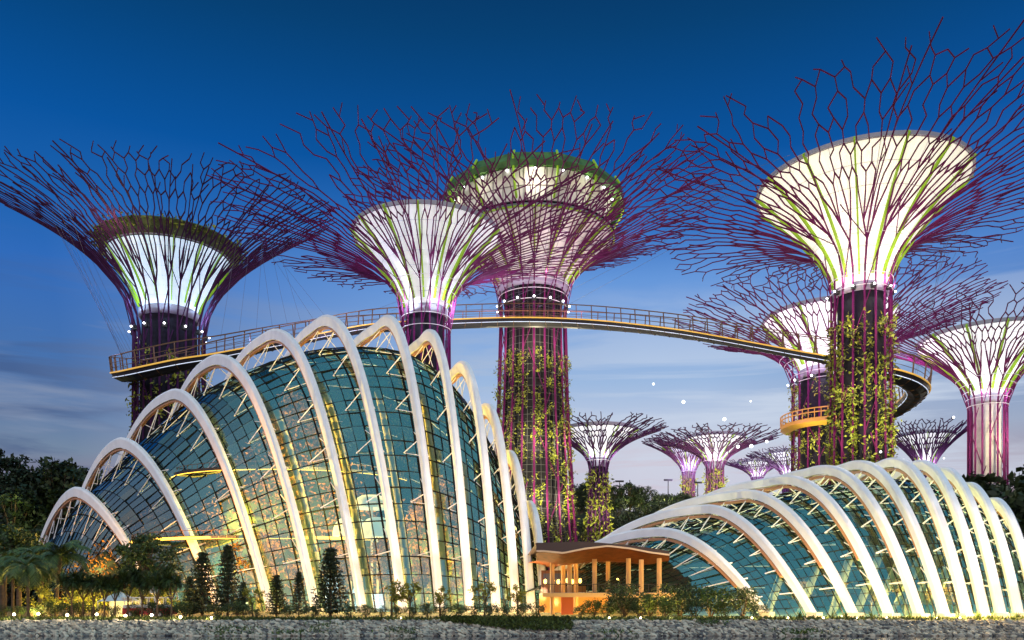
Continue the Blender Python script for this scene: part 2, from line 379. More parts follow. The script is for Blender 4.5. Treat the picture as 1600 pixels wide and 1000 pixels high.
    for k in range(n):
        for i in range(6):
            if (k+i*2) % 3 == 0:
                a = 2*math.pi*k/n; b.tube(T(a, lv[i]), T(a+2*math.pi/n*(1 if i % 2 else -1)*1.5, lv[i+1]), R0*.8, n=4)
        if k % 2 == 0:
            a = 2*math.pi*k/n; b.tube(P(a, 0), P(a+2*math.pi/n, .2), R0*.8, n=4); b.tube(P(a, .2), P(a-2*math.pi/n, .36), R0*.7, n=4)
    b.build('diagonal_bracing', steel, root)
    for t_ in S.get('hoops', (.02, .07, .12, .17, .22)):
        b = MB(); b.path([P(2*math.pi*i/44, t_)*1 + Vector((math.cos(2*math.pi*i/44), math.sin(2*math.pi*i/44), 0))*R0*1.6 for i in range(44)], R0*.5, 4, True)
        b.build('ring_hoop', M['hoop'], root)
    # core
    mt, mb_, mth, mbh = z_(S['mty']), z_(S['mby']), w_(S['mth']), w_(S['mbh'])
    b = MB(); k_ = S.get('core_k', .78); prof = []
    for i in range(15):
        z = (mb_)*i/14; rr = (T(0, min(z, zw))*1).xy.length*k_ if z < zw else r1*k_
        if i == 14: rr = mbh*.98
        prof.append((max(rr, mbh*.9), z))
    b.lathe(prof, 36); b.build('trunk_core', M[S.get('core', 'darkcore')], root, True)
    # membrane funnel
    ep = S.get('mp', 1.5)
    def mr(v): return mbh+(mth-mbh)*v**ep
    b = MB(); b.lathe([(mr(i/16), mb_+(mt-mb_)*i/16) for i in range(17)], 56)
    b.build('glowing_funnel', membrane('funnel_membrane', S['tint'], S['es']), root, True)
    b = MB(); b.lathe([(mth*1.0, mt-.1), (mth*1.03, mt-.1), (mth*1.03, mt+w_(5)), (mth*.97, mt+w_(5)), (mth*.97, mt)], 56)
    b.build('funnel_rim', M[S.get('rimmat', 'collar')], root)
    b = MB(); b.lathe([(mbh*1.02, mb_-w_(14)), (mbh*1.12, mb_-w_(12)), (mbh*1.12, mb_-w_(2)), (mbh*1.02, mb_+.1)], 40)
    b.build('collar', M['collar'], root, True)
    for i in range(S.get('fins', 14)):
        a = 2*math.pi*(i+.5)/S.get('fins', 14); b = MB(); pts = []
        for j in range(11):
            v = .06+.96*j/10; rr = mr(v)+w_(3); pts.append(Vector((rr*math.cos(a), rr*math.sin(a), mb_+(mt-mb_)*v)))
        for q, q2 in zip(pts[:-1], pts[1:]): b.bar(q, q2, w_(S.get('fw', 2.4)), w_(S.get('fw', 2.4)*2), up=(math.cos(a), math.sin(a), 0))
        b.build('green_fin', M['fin'], root)
    for i in range(S.get('floods', 0)):
        a = 2*math.pi*(i+.5)/S['floods']; rr = r1*1.02; b = MB()
        b.box((rr*math.cos(a), rr*math.sin(a), zw+w_(6)), w_(6), w_(6), w_(7), a)
        f = b.build('floodlight', M['blackmetal'], root)
        b = MB(); b.lathe([(.01, w_(1.7)), (w_(1.3), w_(1.0)), (w_(1.7), 0), (w_(1.3), -w_(1.0)), (.01, -w_(1.7))], 10, (rr*1.10*math.cos(a), rr*1.10*math.sin(a), zw+w_(7)))
        b.build('lamp_glass', M['lampw'], f)
    # planting
    if S.get('plants'):
        b = MB(); C = []; ls = w_(S['leaf']); strips = S.get('strips', n)
        for i in range(S['plants']):
            a = 2*math.pi*(rd.randrange(strips)+rd.uniform(.1, .75))/strips; z = rd.uniform(S.get('pz0', 0), z_(S['pty']))
            if rd.random() > (.35+.65*(math.sin(z*.21+math.floor(a*strips/6.28)*2.4) > -.35)): continue
            c = T(a, z); c = Vector((c.x, c.y, 0))*rd.uniform(.92, 1.06)+Vector((0, 0, z))
            for q in range(11): C.append(c+Vector((rd.gauss(0, ls*.55), rd.gauss(0, ls*.55), rd.gauss(0, ls*.75))))
        b.leaves(C, ls, .42, up=-.3); tag(b.build('vertical_garden', M['leaf_wall'], root), kind='stuff')
    # lamps of the tree: funnel floodlights inside the lattice, and down-lights on the planting
    sca = d/230.0
    for i in range(5):
        a = -math.pi/2+2*math.pi*(i-1)/5*.8+.3; rr = mbh+w_(12)
        light('funnel_floodlight', (X+rr*math.cos(a), d+rr*math.sin(a), mb_+w_(2)), S.get('pw', 9000)*sca**2, S.get('lc', (.93, .95, 1)), .3)
    for i in range(4):
        a = -math.pi/2+(i-1.5)*.85; rr = r1+w_(75)
        light('branch_floodlight', (X+rr*math.cos(a), d+rr*math.sin(a), zw-w_(10)), S.get('pm', 4500)*1.15*sca**2, S.get('mc', (.9, .42, .9)), .25)
    for (yy, pw) in S.get('down', ()):
        for a in (-2.3, -1.57, -.85):
            rr = r1+w_(30); light('planting_floodlight', (X+rr*math.cos(a), d+rr*math.sin(a), z_(yy)), pw*sca**2, (1, .88, .55), .25)
    return root, P, T, dict(X=X, d=d, w=w_, z=z_, mt=mt, mth=mth, zw=zw, r1=r1)

WT = (.92, .95, 1)
A = supertree(dict(x=265, d=230, base=58, waist=52, rim=255, wy=530, ry=322, p=2.1, tilt=-7, n=26, cells=4, r=.19, steel='steel_blue', mty=404, mth=90, mby=488, mbh=40, mp=1.25,
    tint=(.55, .78, 1), es=.7, fw=1.5, pw=2200, lc=(.5, .72, 1), pm=2000, mc=(.5, .5, 1), floods=12, plants=420, pty=560, leaf=7, hoops=(), core='darkcore',
    label='supertree at the far left with a brown planted collar above its blue-white funnel'))
B = supertree(dict(x=666, d=240, base=42, waist=37, rim=315, wy=525, ry=352, p=3.4, n=19, cells=5, r=.195, mty=371, mth=112, mby=484, mbh=31, mp=1.35,
    tint=(.85, .92, 1), es=.5, pw=5500, lc=(.8, .9, 1), floods=0, mc=(.7, .5, 1), label='supertree rising behind the middle of the tall dome, pale band atop its funnel'))
Cc = supertree(dict(x=833, d=285, base=76, waist=51, rim=285, wy=490, ry=322, p=2.5, n=20, cells=5, r=.23, mty=378, mth=119, mby=448, mbh=50, mp=1.3, core='gridcore', core_k=.86,
    tint=(.85, .82, .62), es=.12, pw=3500, lc=(1, .95, .72), pm=3500, floods=14, plants=1900, strips=15, pty=560, leaf=4.2, fins=18, down=((560, 5000), (700, 6500), (790, 8000)),
    label='tallest thick-trunked supertree with a green-roofed drum on top, behind the tall dome'))
Dd = supertree(dict(x=1345, d=180, base=49, waist=44, rim=345, wy=468, ry=305, p=3.3, tilt=4, n=17, cells=5, r=.16, mty=296, mth=153, mby=452, mbh=37, mp=1.45,
    tint=(1, .98, .72), es=.72, pw=7000, lc=(1, .98, .78), pm=3500, floods=10, plants=1500, strips=13, pty=505, leaf=6.5, down=((520, 2200), (620, 3000), (690, 3400)),
    label='nearest and largest supertree behind the low dome, yellow-white funnel and leafy trunk'))
Ee = supertree(dict(x=1296, d=300, base=60, waist=55, rim=232, wy=605, ry=488, p=2.4, n=20, r=.22, cells=5, mty=501, mth=98, mby=578, mbh=42, mp=1.3,
    tint=(.95, .97, 1), es=.8, pw=6000, pm=6000, floods=12, plants=900, pty=600, leaf=4.5, down=((700, 4000),), fins=12,
    label='supertree half hidden behind the nearest trunk, with a yellow viewing gallery round it'))
Ff = supertree(dict(x=1543, d=260, base=29, waist=27, rim=190, wy=640, ry=508, p=2.15, n=16, cells=5, r=.2, mty=533, mth=98, mby=618, mbh=20, mp=1.25, core='concrete', core_k=.72,
    tint=(.93, .97, 1), es=.85, pw=5000, pm=1800, mc=(.8, .6, 1), fins=12, down=((690, 5000),), label='supertree at the right edge with a bare pale concrete trunk'))
small = dict(steel='steel_blue', n=16, cells=4, plants=0, fins=8, fw=.8, hoops=(.12,), p=2.2, mp=1.2, es=.85, tint=WT, pw=1300, pm=900, mc=(.65, .5, 1))
supertree(dict(small, x=935, d=330, base=24, waist=14, rim=106, wy=735, ry=667, mty=676, mth=60, mby=716, mbh=11, r=.25, plants=420, pty=738, leaf=6, pz0=8, down=((800, 3500),),
    label='small far supertree just right of the thick trunk, planted down to its foot'))
supertree(dict(small, x=1076, d=430, base=10, waist=9, rim=72, wy=748, ry=688, mty=697, mth=38, mby=736, mbh=7, r=.25, tint=(.7, .7, 1), lc=(.6, .6, 1), plants=120, pty=748, leaf=5, pz0=30, down=((760, 6000),),
    label='violet far supertree partly hidden behind the left side of a paler one'))
supertree(dict(small, x=1117, d=360, base=15, waist=13, rim=102, wy=733, ry=682, mty=687, mth=45, mby=722, mbh=9, r=.26, plants=160, pty=735, leaf=5, pz0=25, down=((755, 6000),),
    label='small far supertree with the widest crown of those over the low dome roof'))
supertree(dict(small, x=1183, d=450, base=9, waist=8, rim=50, wy=752, ry=722, mty=725, mth=30, mby=745, mbh=6, r=.24, n=16, label='lowest tiny supertree just above the crest of the low dome'))
supertree(dict(small, x=1232, d=440, base=11, waist=9, rim=64, wy=752, ry=708, mty=711, mth=34, mby=742, mbh=7, r=.24, n=16, label='tiny far supertree tucked against the left of the yellow gallery trunk'))
supertree(dict(small, x=1446, d=380, base=13, waist=11, rim=70, wy=738, ry=668, mty=684, mth=42, mby=728, mbh=8, p=1.7, mp=1.6, r=.28, label='small supertree between the leafy trunk and the pale concrete trunk'))

# planted collar on the left tree
root, P, T, q = A
b = MB(); b.lathe([(q['mth'], q['mt']-.3), (q['mth']+q['w'](12), q['mt']+q['w'](8)), (q['mth']+q['w'](17), q['mt']+q['w'](18)), (q['mth']+q['w'](11), q['mt']+q['w'](22)), (q['mth'], q['mt']+q['w'](19))], 40)
b.build('planted_collar', mat('collar_planting', (.075, .095, .035), .8, var=.5, scale=.5, bump=.4), root)
b = MB(); C = []
for i in range(700):
    a = random.uniform(0, 6.283); f = random.random(); rr = q['mth']+q['w'](12+10*f); C.append((rr*math.cos(a), rr*math.sin(a), q['mt']+q['w'](4+19*f)))
b.leaves(C, 1.1, .5); tag(b.build('collar_leaves', M['leaf_wall'], root), kind='stuff')
light('collar_floodlight', (q['X']-4, q['d']-q['mth']-11, q['mt']-4), 3500, (1, .85, .5), 1)
# drum and green roof on the tall tree
root, P, T, q = Cc; w_ = q['w']; z_ = q['z']
b = MB(); b.lathe([(w_(114), z_(372)), (w_(120), z_(368)), (w_(120), z_(322)), (w_(108), z_(321))], 48); drum = b.build('drum_wall', mat('cream_drum', (.7, .66, .58), .6, var=.1, scale=.5), root, False)
b = MB()
for k in range(48):
    a = 2*math.pi*k/48; rr = w_(120.3); b.tube((rr*math.cos(a), rr*math.sin(a), z_(370)), (rr*math.cos(a), rr*math.sin(a), z_(323)), .18, n=4)
b.path([(w_(120.4)*math.cos(2*math.pi*k/48), w_(120.4)*math.sin(2*math.pi*k/48), z_(348)) for k in range(48)], .16, 4, True)
b.build('wall_panel_frame', mat('panel_frame', (.25, .22, .2), .6), drum)
for yy in (374, 380):
    b = MB(); b.path([(w_(126)*math.cos(2*math.pi*k/48), w_(126)*math.sin(2*math.pi*k/48), z_(yy)) for k in range(48)], .35, 5, True); b.build('drum_rail', M['mullion' if yy == 374 else 'fin'], root)
b = MB(); ng = 14
prof = [(w_(112), z_(323)), (w_(134), z_(316)), (w_(143), z_(330)), (w_(144), z_(322)), (w_(132), z_(306)), (w_(90), z_(300)), (0.2, z_(297))]
b.lathe(prof, ng); brim = b.build('green_roof_brim', M['roofgreen'], root)
for k in range(ng):
    a = 2*math.pi*k/ng; e = lambda r, y: (w_(r)*math.cos(a), w_(r)*math.sin(a), z_(y))
    b = MB(); b.path([e(106, 376), e(126, 358), e(139, 336), e(142, 318), e(134, 305)], .4, 5); b.build('roof_strut', M['fin'], root)
for k in range(9):
    a = -math.pi/2+(k-4)*.33; e = (q['X']+w_(136)*math.cos(a), q['d']+w_(134)*math.sin(a), z_(340))
    b = MB(); b.lathe([(0.01, .4), (.3, .25), (.42, 0), (.3, -.25), (0.01, -.4)], 8, (w_(123.5)*math.cos(a), w_(123.5)*math.sin(a), z_(326)))
    b.build('drum_lamp', M['lampw'], root)
    if k % 2 == 0: light('drum_light', e, 2600, (1, .95, .8), .3)
# yellow gallery of the half hidden tree
root, P, T, q = Ee; w_ = q['w']; z_ = q['z']
b = MB(); b.lathe([(w_(58), z_(664)), (w_(72), z_(664)), (w_(73), z_(670)), (w_(58), z_(674))], 48); gal = b.build('viewing_gallery', M['gold'], root)
b = MB(); pos = lambda k, y: (w_(73)*math.cos(2*math.pi*k/48), w_(73)*math.sin(2*math.pi*k/48), z_(y))
for yy in (650, 656): b.path([pos(k, yy) for k in range(48)], .22, 4, True)
for k in range(48): b.tube(pos(k, 665), pos(k, 650), .16, n=4)
b.build('gallery_railing', M['gold'], gal)

# ------------------------------------------------------------------ skyway
def catmull(P_, n):
    out = []; Q = [P_[0]]+list(P_)+[P_[-1]]
    for i in range(1, len(Q)-2):
        for k in range(n):
            t = k/n; p0, p1, p2, p3 = Q[i-1:i+3]
            out.append(.5*((2*p1)+(p2-p0)*t+(2*p0-5*p1+4*p2-p3)*t*t+(3*p1-p0-3*p2+p3)*t**3))
    out.append(Q[-2]); return out
sk = [(225, 583, 252), (199, 583, 238), (192, 585, 226), (215, 582, 214), (265, 571, 210), (320, 559, 211), (430, 536, 224), (560, 512, 248), (700, 504, 260), (830, 501, 263), (950, 506, 256), (1070, 519, 240),
      (1200, 541, 220), (1295, 558, 205), (1350, 571, 199), (1395, 584, 197), (1424, 597, 201), (1433, 611, 210), (1416, 630, 226), (1385, 648, 240), (1340, 662, 250)]
pts = catmull([pt(*s) for s in sk], 14)
# resample evenly
L = [0]
for a_, b_ in zip(pts[:-1], pts[1:]): L.append(L[-1]+(b_-a_).length)
def at(s):
    i = max(0, min(len(pts)-2, int(np.searchsorted(L, s))-1)); f = (s-L[i])/max(1e-6, L[i+1]-L[i]); return pts[i].lerp(pts[i+1], f)
ns = int(L[-1]/2.6); path = [at(L[-1]*i/ns) for i in range(ns+1)]
skroot = empty('skyway', path[len(path)//2].copy(), 'dark curved aerial walkway with bronze railings linking the supertrees', 'walkway')
base = path[len(path)//2].copy()
nrm = []
for i in range(len(path)):
    t_ = path[min(i+1, ns)]-path[max(i-1, 0)]; nrm.append(Vector((t_.y, -t_.x, 0)).normalized())
HW = 2.9
def ribbon(prof, m, name, parent):
    b = MB(); k = len(prof)
    for p_, n_ in zip(path, nrm):
        for (u, v) in prof: b.v.append(tuple(p_-base+n_*u+Vector((0, 0, v))))
    for i in range(len(path)-1):
        for j in range(k): b.f.append((i*k+j, i*k+(j+1) % k, (i+1)*k+(j+1) % k, (i+1)*k+j))
    return b.build(name, m, parent)
ribbon([(-HW, 0), (HW, 0), (HW*.8, -1.0), (HW*.25, -1.9), (-HW*.25, -1.9), (-HW*.8, -1.0)], M['deck'], 'deck', skroot)
for s_ in (1, -1):
    ribbon([(s_*HW+.05, .2), (s_*HW+.25, .2), (s_*HW+.25, -.15), (s_*HW+.05, -.15)], M['strip_y'], 'edge_light_strip', skroot)
    ribbon([(s_*HW*.82, -1.02), (s_*HW*.82+.15, -1.02), (s_*HW*.82+.15, -1.16), (s_*HW*.82, -1.16)], M['strip_w'], 'soffit_light_strip', skroot)
    b = MB(); RH = 4.3
    for i, (p_, n_) in enumerate(zip(path, nrm)):
        e = p_-base+n_*(s_*(HW-.1))
        if i % 2 == 0: b.bar(e, e+n_*(s_*.5)+Vector((0, 0, RH)), .2, .3)
    for hh, rr in ((RH, .17), (RH*.62, .07), (RH*.33, .07)):
        b.path([p_-base+n_*(s_*(HW-.1+.5*hh/RH))+Vector((0, 0, hh)) for p_, n_ in zip(path, nrm)], rr, 4)
    b.build('railing', M['rail'], skroot)
for i in range(0, len(path), 2):             # cross ribs under the deck
    p_, n_ = path[i], nrm[i]; c_ = p_-base; b = MB()
    b.bar(c_-n_*HW*.9+Vector((0, 0, -.95)), c_+Vector((0, 0, -2.0)), .15, .3); b.bar(c_+n_*HW*.9+Vector((0, 0, -.95)), c_+Vector((0, 0, -2.0)), .15, .3); b.build('deck_rib', M['rail'], skroot)
# hanger cables from the crowns
def cab(tree, phi, t_, s):
    r_, P_, T_, q_ = tree; p_ = P_(phi, t_)+Vector((q_['X'], q_['d'], 0)); b = MB(); b.tube(p_-base, path[s]-base+Vector((0, 0, RH)), .035, n=3); b.build('hanger_cable', M['cable'], skroot)
for k in range(9): cab(A, math.pi*(.95+.05*k), .55+.02*k, 2+k)
for k in range(8): cab(A, -.5+.12*k, .6+.03*(k % 3), 26+k*2)
for k in range(9): cab(Dd, math.pi*(1.0+.03*k), .6+.03*(k % 3), ns-64-3*k)
for k in range(8): cab(Dd, -.1+.1*k, .5+.03*(k % 3), ns-26+2*k)

# ------------------------------------------------------------------ glass domes
LR = [(-62.66, 149.9, -92.0, 175.7, -118.7, 202.6, 24.45, 1.5, 2.04), (-48.43, 138, -79.17, 167.9, -109.3, 198.4, 33.33, 1.65, 2.08), (-38.08, 132, -68.04, 166.5, -102.6, 199.1, 42.66, 1.75, 2.3),
      (-30.05, 128, -60.36, 165.2, -91.76, 201.8, 48.62, 2.15, 2.22), (-22.52, 126, -49.4, 165.3, -82.3, 202.6, 53.3, 2.26, 2.32), (-16.25, 125, -39.41, 164.5, -68.25, 203.2, 55.3, 2.5, 2.3),
      (-10.74, 125, -26.6, 164.2, -55.76, 199.6, 55.2, 2.5, 2.4), (-6.22, 123.9, -17.6, 160, -38.4, 193.8, 51, 2.7, 2.35), (-2.27, 123.9, -10.9, 155, -24, 186, 43.8, 2.9, 2.3),
      (.68, 125, -5.9, 150, -14, 175.5, 35.3, 3.0, 2.2), (2.97, 126, -1.4, 145, -7, 164, 26.4, 3.0, 2.2), (4.98, 127, 2.4, 140, -1, 153, 17.3, 2.9, 2.2)]
LE = ((-72, 158, -104, 181, -122, 200, 7, 1.7, 2.1), (6.2, 130, 4.9, 137, 3, 145, 7, 2.5, 2.2))
RRb = [(30.67, 100, 20.11, 115.9, 1.49, 132.3, 11.39, 1.93, 2.26), (35.26, 97, 26.96, 116.4, 4.3, 137.2, 14.62, 1.85, 2.33), (39.22, 95, 31.92, 118.5, 9.05, 143.4, 16.85, 2.16, 2.4),
       (42.38, 93, 36.86, 119.2, 16.33, 146.7, 18.76, 2.45, 2.45), (45.22, 92, 42.6, 120, 28.5, 148.9, 20.2, 2.55, 2.35), (47.47, 91, 48.2, 120.7, 40, 150.7, 20.99, 2.45, 2.25),
       (49.9, 91, 53.08, 120.2, 51, 150.2, 21.21, 2.6, 2.2), (51.77, 91, 57.11, 119.6, 60, 148.6, 20.84, 2.5, 2.2), (54.14, 92, 60.2, 117.9, 66.5, 143.9, 19.73, 2.3, 2.2),
       (56.7, 93, 62.4, 115, 70, 137, 17.4, 2.2, 2.2), (59.4, 94, 63.8, 111, 73, 128, 14.9, 2.2, 2.2)]
RE = ((21, 107, 9, 119, -5, 131, 5, 2, 2.2), (62.5, 98, 67.5, 108, 74, 121, 7, 2.2, 2.2))
def arch(P_, s):                              # s in 0..2: near foot, apex, far foot
    Nx, Ny, Ax, Ay, Fx, Fy, H, p1, p2 = P_
    if s <= 1: return Vector((Nx+(Ax-Nx)*s, Ny+(Ay-Ny)*s, H*(1-(1-s)**p1)))
    s -= 1; return Vector((Ax+(Fx-Ax)*s, Ay+(Fy-Ay)*s, H*(1-s**p2)))
def even(P_, n):
    S_ = np.linspace(0, 2, 160); V = [arch(P_, s) for s in S_]; l_ = np.concatenate([[0], np.cumsum([(b_-a_).length for a_, b_ in zip(V[:-1], V[1:])])])
    return [arch(P_, float(np.interp(l_[-1]*i/n, l_, S_))) for i in range(n+1)]

def glass_mat(name, tint, refl, ior, milk=.018):
    m = bpy.data.materials.new(name); m.use_nodes = True; t = m.node_tree
    for n_ in list(t.nodes): t.nodes.remove(n_)
    o = t.nodes.new('ShaderNodeOutputMaterial'); mx = t.nodes.new('ShaderNodeMixShader'); tr = t.nodes.new('ShaderNodeBsdfTransparent'); gl = t.nodes.new('ShaderNodeBsdfGlossy')
    fr = t.nodes.new('ShaderNodeFresnel'); fr.inputs[0].default_value = ior
    g = t.nodes.new('ShaderNodeNewGeometry'); r = t.nodes.new('ShaderNodeValToRGB')
    r.color_ramp.elements[0].color = (*[c*.75 for c in tint], 1); r.color_ramp.elements[1].color = (*[min(1, c*1.15) for c in tint], 1)
    t.links.new(g.outputs['Random Per Island'], r.inputs[0]); t.links.new(r.outputs[0], tr.inputs[0])
    gl.inputs['Color'].default_value = (*refl, 1); gl.inputs['Roughness'].default_value = .04
    t.links.new(fr.outputs[0], mx.inputs[0]); t.links.new(tr.outputs[0], mx.inputs[1]); t.links.new(gl.outputs[0], mx.inputs[2]); df = t.nodes.new('ShaderNodeBsdfDiffuse'); df.inputs[0].default_value = (.06, .45, .85, 1); m3 = t.nodes.new('ShaderNodeMixShader'); m3.inputs[0].default_value = milk
    t.links.new(mx.outputs[0], m3.inputs[1]); t.links.new(df.outputs[0], m3.inputs[2]); t.links.new(m3.outputs[0], o.inputs[0]); return m
GL = glass_mat('teal_glass', (.56, .90, .95), (.66, 1, 1), 2.8)
GR = glass_mat('blue_glass', (.54, .88, .93), (.66, 1, 1), 2.8)

def dome(ribs, ends, name, label, gap, ksc, nsec, sub, mw, gm, wR, dep0, dep1, strut_lo, upl):
    cx_ = sum(r[2] for r in ribs)/len(ribs); cy_ = sum(r[3] for r in ribs)/len(ribs); org = Vector((cx_, cy_, 0))
    root = empty(name, org, label, 'glass dome')
    sh = []                                   # shell sections
    for P_ in [ends[0]]+list(ribs)+[ends[1]]:
        Nx, Ny, Ax, Ay, Fx, Fy, H, p1, p2 = P_; g = min(gap, .2*H)
        sh.append(np.array([Ax+(Nx-Ax)*ksc, Ay+(Ny-Ay)*ksc, Ax, Ay, Ax+(Fx-Ax)*ksc, Ay+(Fy-Ay)*ksc, H-g, (p1+2.2)/2+.1, p2+.1]))
    def section(f):
        i = min(len(sh)-2, int(f)); t_ = f-i
        p0 = sh[max(0, i-1)]; p1 = sh[i]; p2 = sh[i+1]; p3 = sh[min(len(sh)-1, i+2)]
        return .5*((2*p1)+(p2-p0)*t_+(2*p0-5*p1+4*p2-p3)*t_*t_+(3*p1-p0-3*p2+p3)*t_**3)
    nb = len(sh)-1
    for bay in range(nb):
        secs = [even(section(bay+k/sub), nsec) for k in range(sub+1)]
        g = MB(); m = MB()
        for k in range(sub):
            for j in range(nsec):
                q4 = [secs[k][j]-org, secs[k+1][j]-org, secs[k+1][j+1]-org, secs[k][j+1]-org]
                nn = (q4[1]-q4[0]).cross(q4[3]-q4[0])
                if nn.length < 1e-6: continue
                nn.normalize(); o_ = [random.gauss(0, .048) for _ in range(4)]; c_ = sum(q4, Vector())/4
                o_[3] = o_[0]-o_[1]+o_[2]
                i0 = len(g.v); g.v.extend(tuple(c_+(v-c_)*.995+nn*o) for v, o in zip(q4, o_)); g.f.append((i0, i0+1, i0+2, i0+3))
        ce = Vector((cx_, cy_, 0))
        for k in range(sub+1):
            if k == sub and bay < nb-1: continue
            for a_, b_ in zip(secs[k][:-1], secs[k][1:]): m.bar(a_-org, b_-org, (.24 if k == 0 else .12)*mw, (.3 if k == 0 else .2)*mw, up=tuple((a_-ce)))
        for j in range(0, nsec+1):
            for k in range(sub): m.bar(secs[k][j]-org, secs[k+1][j]-org, .12*mw, .2*mw, up=tuple(secs[k][j]-ce))
        gb = g.build('glass_bay', gm, root); m.build('mullion_grid', M['mullion'], gb)
    for ri, P_ in enumerate(ribs):
        V = even(P_, 60); n_ = len(V); b = MB(); ch = MB(); pa = Vector((P_[4]-P_[0], P_[5]-P_[1], 0)).normalized(); sd = Vector((pa.y, -pa.x, 0))
        rows = []
        for i, v in enumerate(V):
            t_ = (V[min(i+1, n_-1)]-V[max(i-1, 0)]).normalized(); o_ = sd.cross(t_)
            if o_.z < 0 and .1 < i/n_ < .9: o_ = -o_
            f = v.z/P_[6]; dp = dep0+(dep1-dep0)*f**1.5
            rows.append((v-org, o_, dp))
            c_ = v-org; ww = wR*(1.0-.12*f)
            # rounded section: outer bulge, flat sides
            for (u, h) in ((-.5, -.5), (.5, -.5), (.5, .3), (.3, .5), (-.3, .5), (-.5, .3)): b.v.append(tuple(c_+sd*(u*ww)+o_*(h*dp)))
        for i in range(n_-1):
            for j in range(6): b.f.append((i*6+j, i*6+(j+1) % 6, (i+1)*6+(j+1) % 6, (i+1)*6+j))
        b.f.append(tuple(range(5, -1, -1))); b.f.append(tuple((n_-1)*6+j for j in range(6)))
        rb = b.build('arch_rib', M['white_steel'], root)
        for i in range(n_-1):
            (c1, o1, d1), (c2, o2, d2) = rows[i], rows[i+1]
            if i > 6 and i < n_-7: ch.bar(c1-o1*(d1*.5+.35), c2-o2*(d2*.5+.35), wR*.5, .35, up=tuple(o1))
        ch.build('inner_chord', M['copper'], rb)
        fs = ri+1
        s0 = even(section(max(0, fs-.3)), 60); s1 = even(section(min(nb, fs+.3)), 60); sm = even(section(fs), 60)
        for i in range(4, n_-3, 4):
            st = MB(); c_, o_, dp = rows[i]; a_ = c_-o_*(dp*.5)
            st.tube(a_, s0[i]-org, .09, n=4); st.tube(a_, s1[i]-org, .09, n=4); st.tube(s0[i]-org, s1[i]-org, .07, n=4)
            st.tube(a_, sm[min(i+2, n_-1)]-org, .07, n=4)
            st.build('strut', M['white_steel'], rb)
        # foot block and uplight
        ft = MB(); ft.box(V[0]-org+Vector((0, 0, .25)), wR*1.3, wR*1.3, .7, math.atan2(pa.y, pa.x)); ft.build('foot_block', M['concrete'], rb)
        lo = Vector((P_[0], P_[1], .5))-pa*3.2+sd*(-.8 if P_[0] > 0 else .8)
        light('rib_uplight', Vector((P_[0], P_[1], 1.6))-pa*4.2+sd*(-1.2 if P_[0] > 0 else 1.2), upl*1.6, (1, .66, .26), .3)
        light('rib_uplight', Vector((P_[0], P_[1], 1.0))+pa*1.6, upl*.5, (1, .64, .22), .12)
        lo2 = Vector((P_[0], P_[1], .8))-pa*7
        light('rib_uplight', lo2, upl*(11 if P_[0] < 6 else 14), (1, .84, .66), .35, 34, arch(P_, .62), .7)
        # a soft lamp under the arch lighting its inner face
        v = arch(P_, 1.0)
        light('arch_lamp', v+Vector((0, 0, -gap*.9-.6)), upl*.12, (1, .72, .38), .12)
    return root, section
DL, secL = dome(LR, LE, 'tall_glass_dome', 'tall teal glass dome under twelve white arch ribs, left of the pavilion', 5.2, .93, 46, 4, 1.0, GL, 1.18, 1.0, 2.1, 4, 3000)
DR, secR = dome(RRb, RE, 'low_glass_dome', 'low wide glass dome under brightly lit white ribs, right of the pavilion', 2.3, .93, 40, 5, .5, GR, 1.0, .85, 1.3, 4, 1900)

M['column'] = mat('warm_column_rib_reflection', (.5, .42, .26), .7, var=.1, scale=.4)
for f in (4.5, 5.5, 6.5, 7.5, 8.5, 9.5, 10.5):
    V = even(secL(f), 40); b = MB(); o_ = DL.location; ctr = Vector((V[20].x, V[20].y, 0))
    P_ = [v+(ctr-Vector((v.x, v.y, 0))).normalized()*1.9-o_ for v in V[:13]]
    for a_, b_ in zip(P_[:-1], P_[1:]): b.tube(a_, b_, .55, n=8)
    b.build('inner_column_rib_reflection', M['column'], DL, True)
for (xa, ya, xb, yb, d_) in ((1212, 922, 1224, 888, 107), (1262, 926, 1282, 868, 105), (1312, 922, 1337, 842, 104), (1348, 934, 1386, 836, 103), (1380, 932, 1404, 880, 102), (1418, 914, 1441, 868, 102), (1433, 938, 1451, 900, 101), (1456, 892, 1476, 850, 102), (1467, 920, 1483, 884, 101)):
    A_ = pt(xa, ya, d_); B_ = pt(xb, yb, d_+2.5); dv = (B_-A_)/(B_.z-A_.z); A_ = A_-dv*A_.z; b = MB()
    b.tube(A_-DR.location, B_-DR.location, .5, n=8); b.build('inner_column_rib_reflection', M['column'], DR, True)  # solid tubes standing in for the ribs' reflections in the low dome glass
# inside the tall dome: planted mountain, walkways, white shells
def lumpy(cx, cy, r, h, seed, n=40, m=18):
    rd = random.Random(seed); b = MB(); ph = [rd.uniform(0, 6) for _ in range(6)]
    for i in range(m+1):
        f = i/m
        for k in range(n):
            a = 2*math.pi*k/n; rr = r*(1-f**1.7)*(1+.13*math.sin(3*a+ph[0]+4*f)+.09*math.sin(7*a+ph[1]+9*f)+.06*math.sin(13*a+ph[2]))
            b.v.append((rr*math.cos(a), rr*math.sin(a), h*f))
    for i in range(m):
        for k in range(n): b.f.append((i*n+k, i*n+(k+1) % n, (i+1)*n+(k+1) % n, (i+1)*n+k))
    return b
mt_c = Vector((-44, 168, 0)); root = empty('planted_mountain', mt_c, 'planted mountain of ferns glowing amber inside the tall glass dome', 'plants')
b = lumpy(0, 0, 20, 40, 4); vv = list(b.v); b.build('rock', M['soil'], root, True)
b = MB(); C = []
for i in range(6500):
    v = random.choice(vv); v = Vector(v)*random.uniform(.97, 1.05)
    if v.y > 12: continue
    for k in range(4): C.append(v+Vector((random.gauss(0, 1), random.gauss(0, 1), random.gauss(0, .9))))
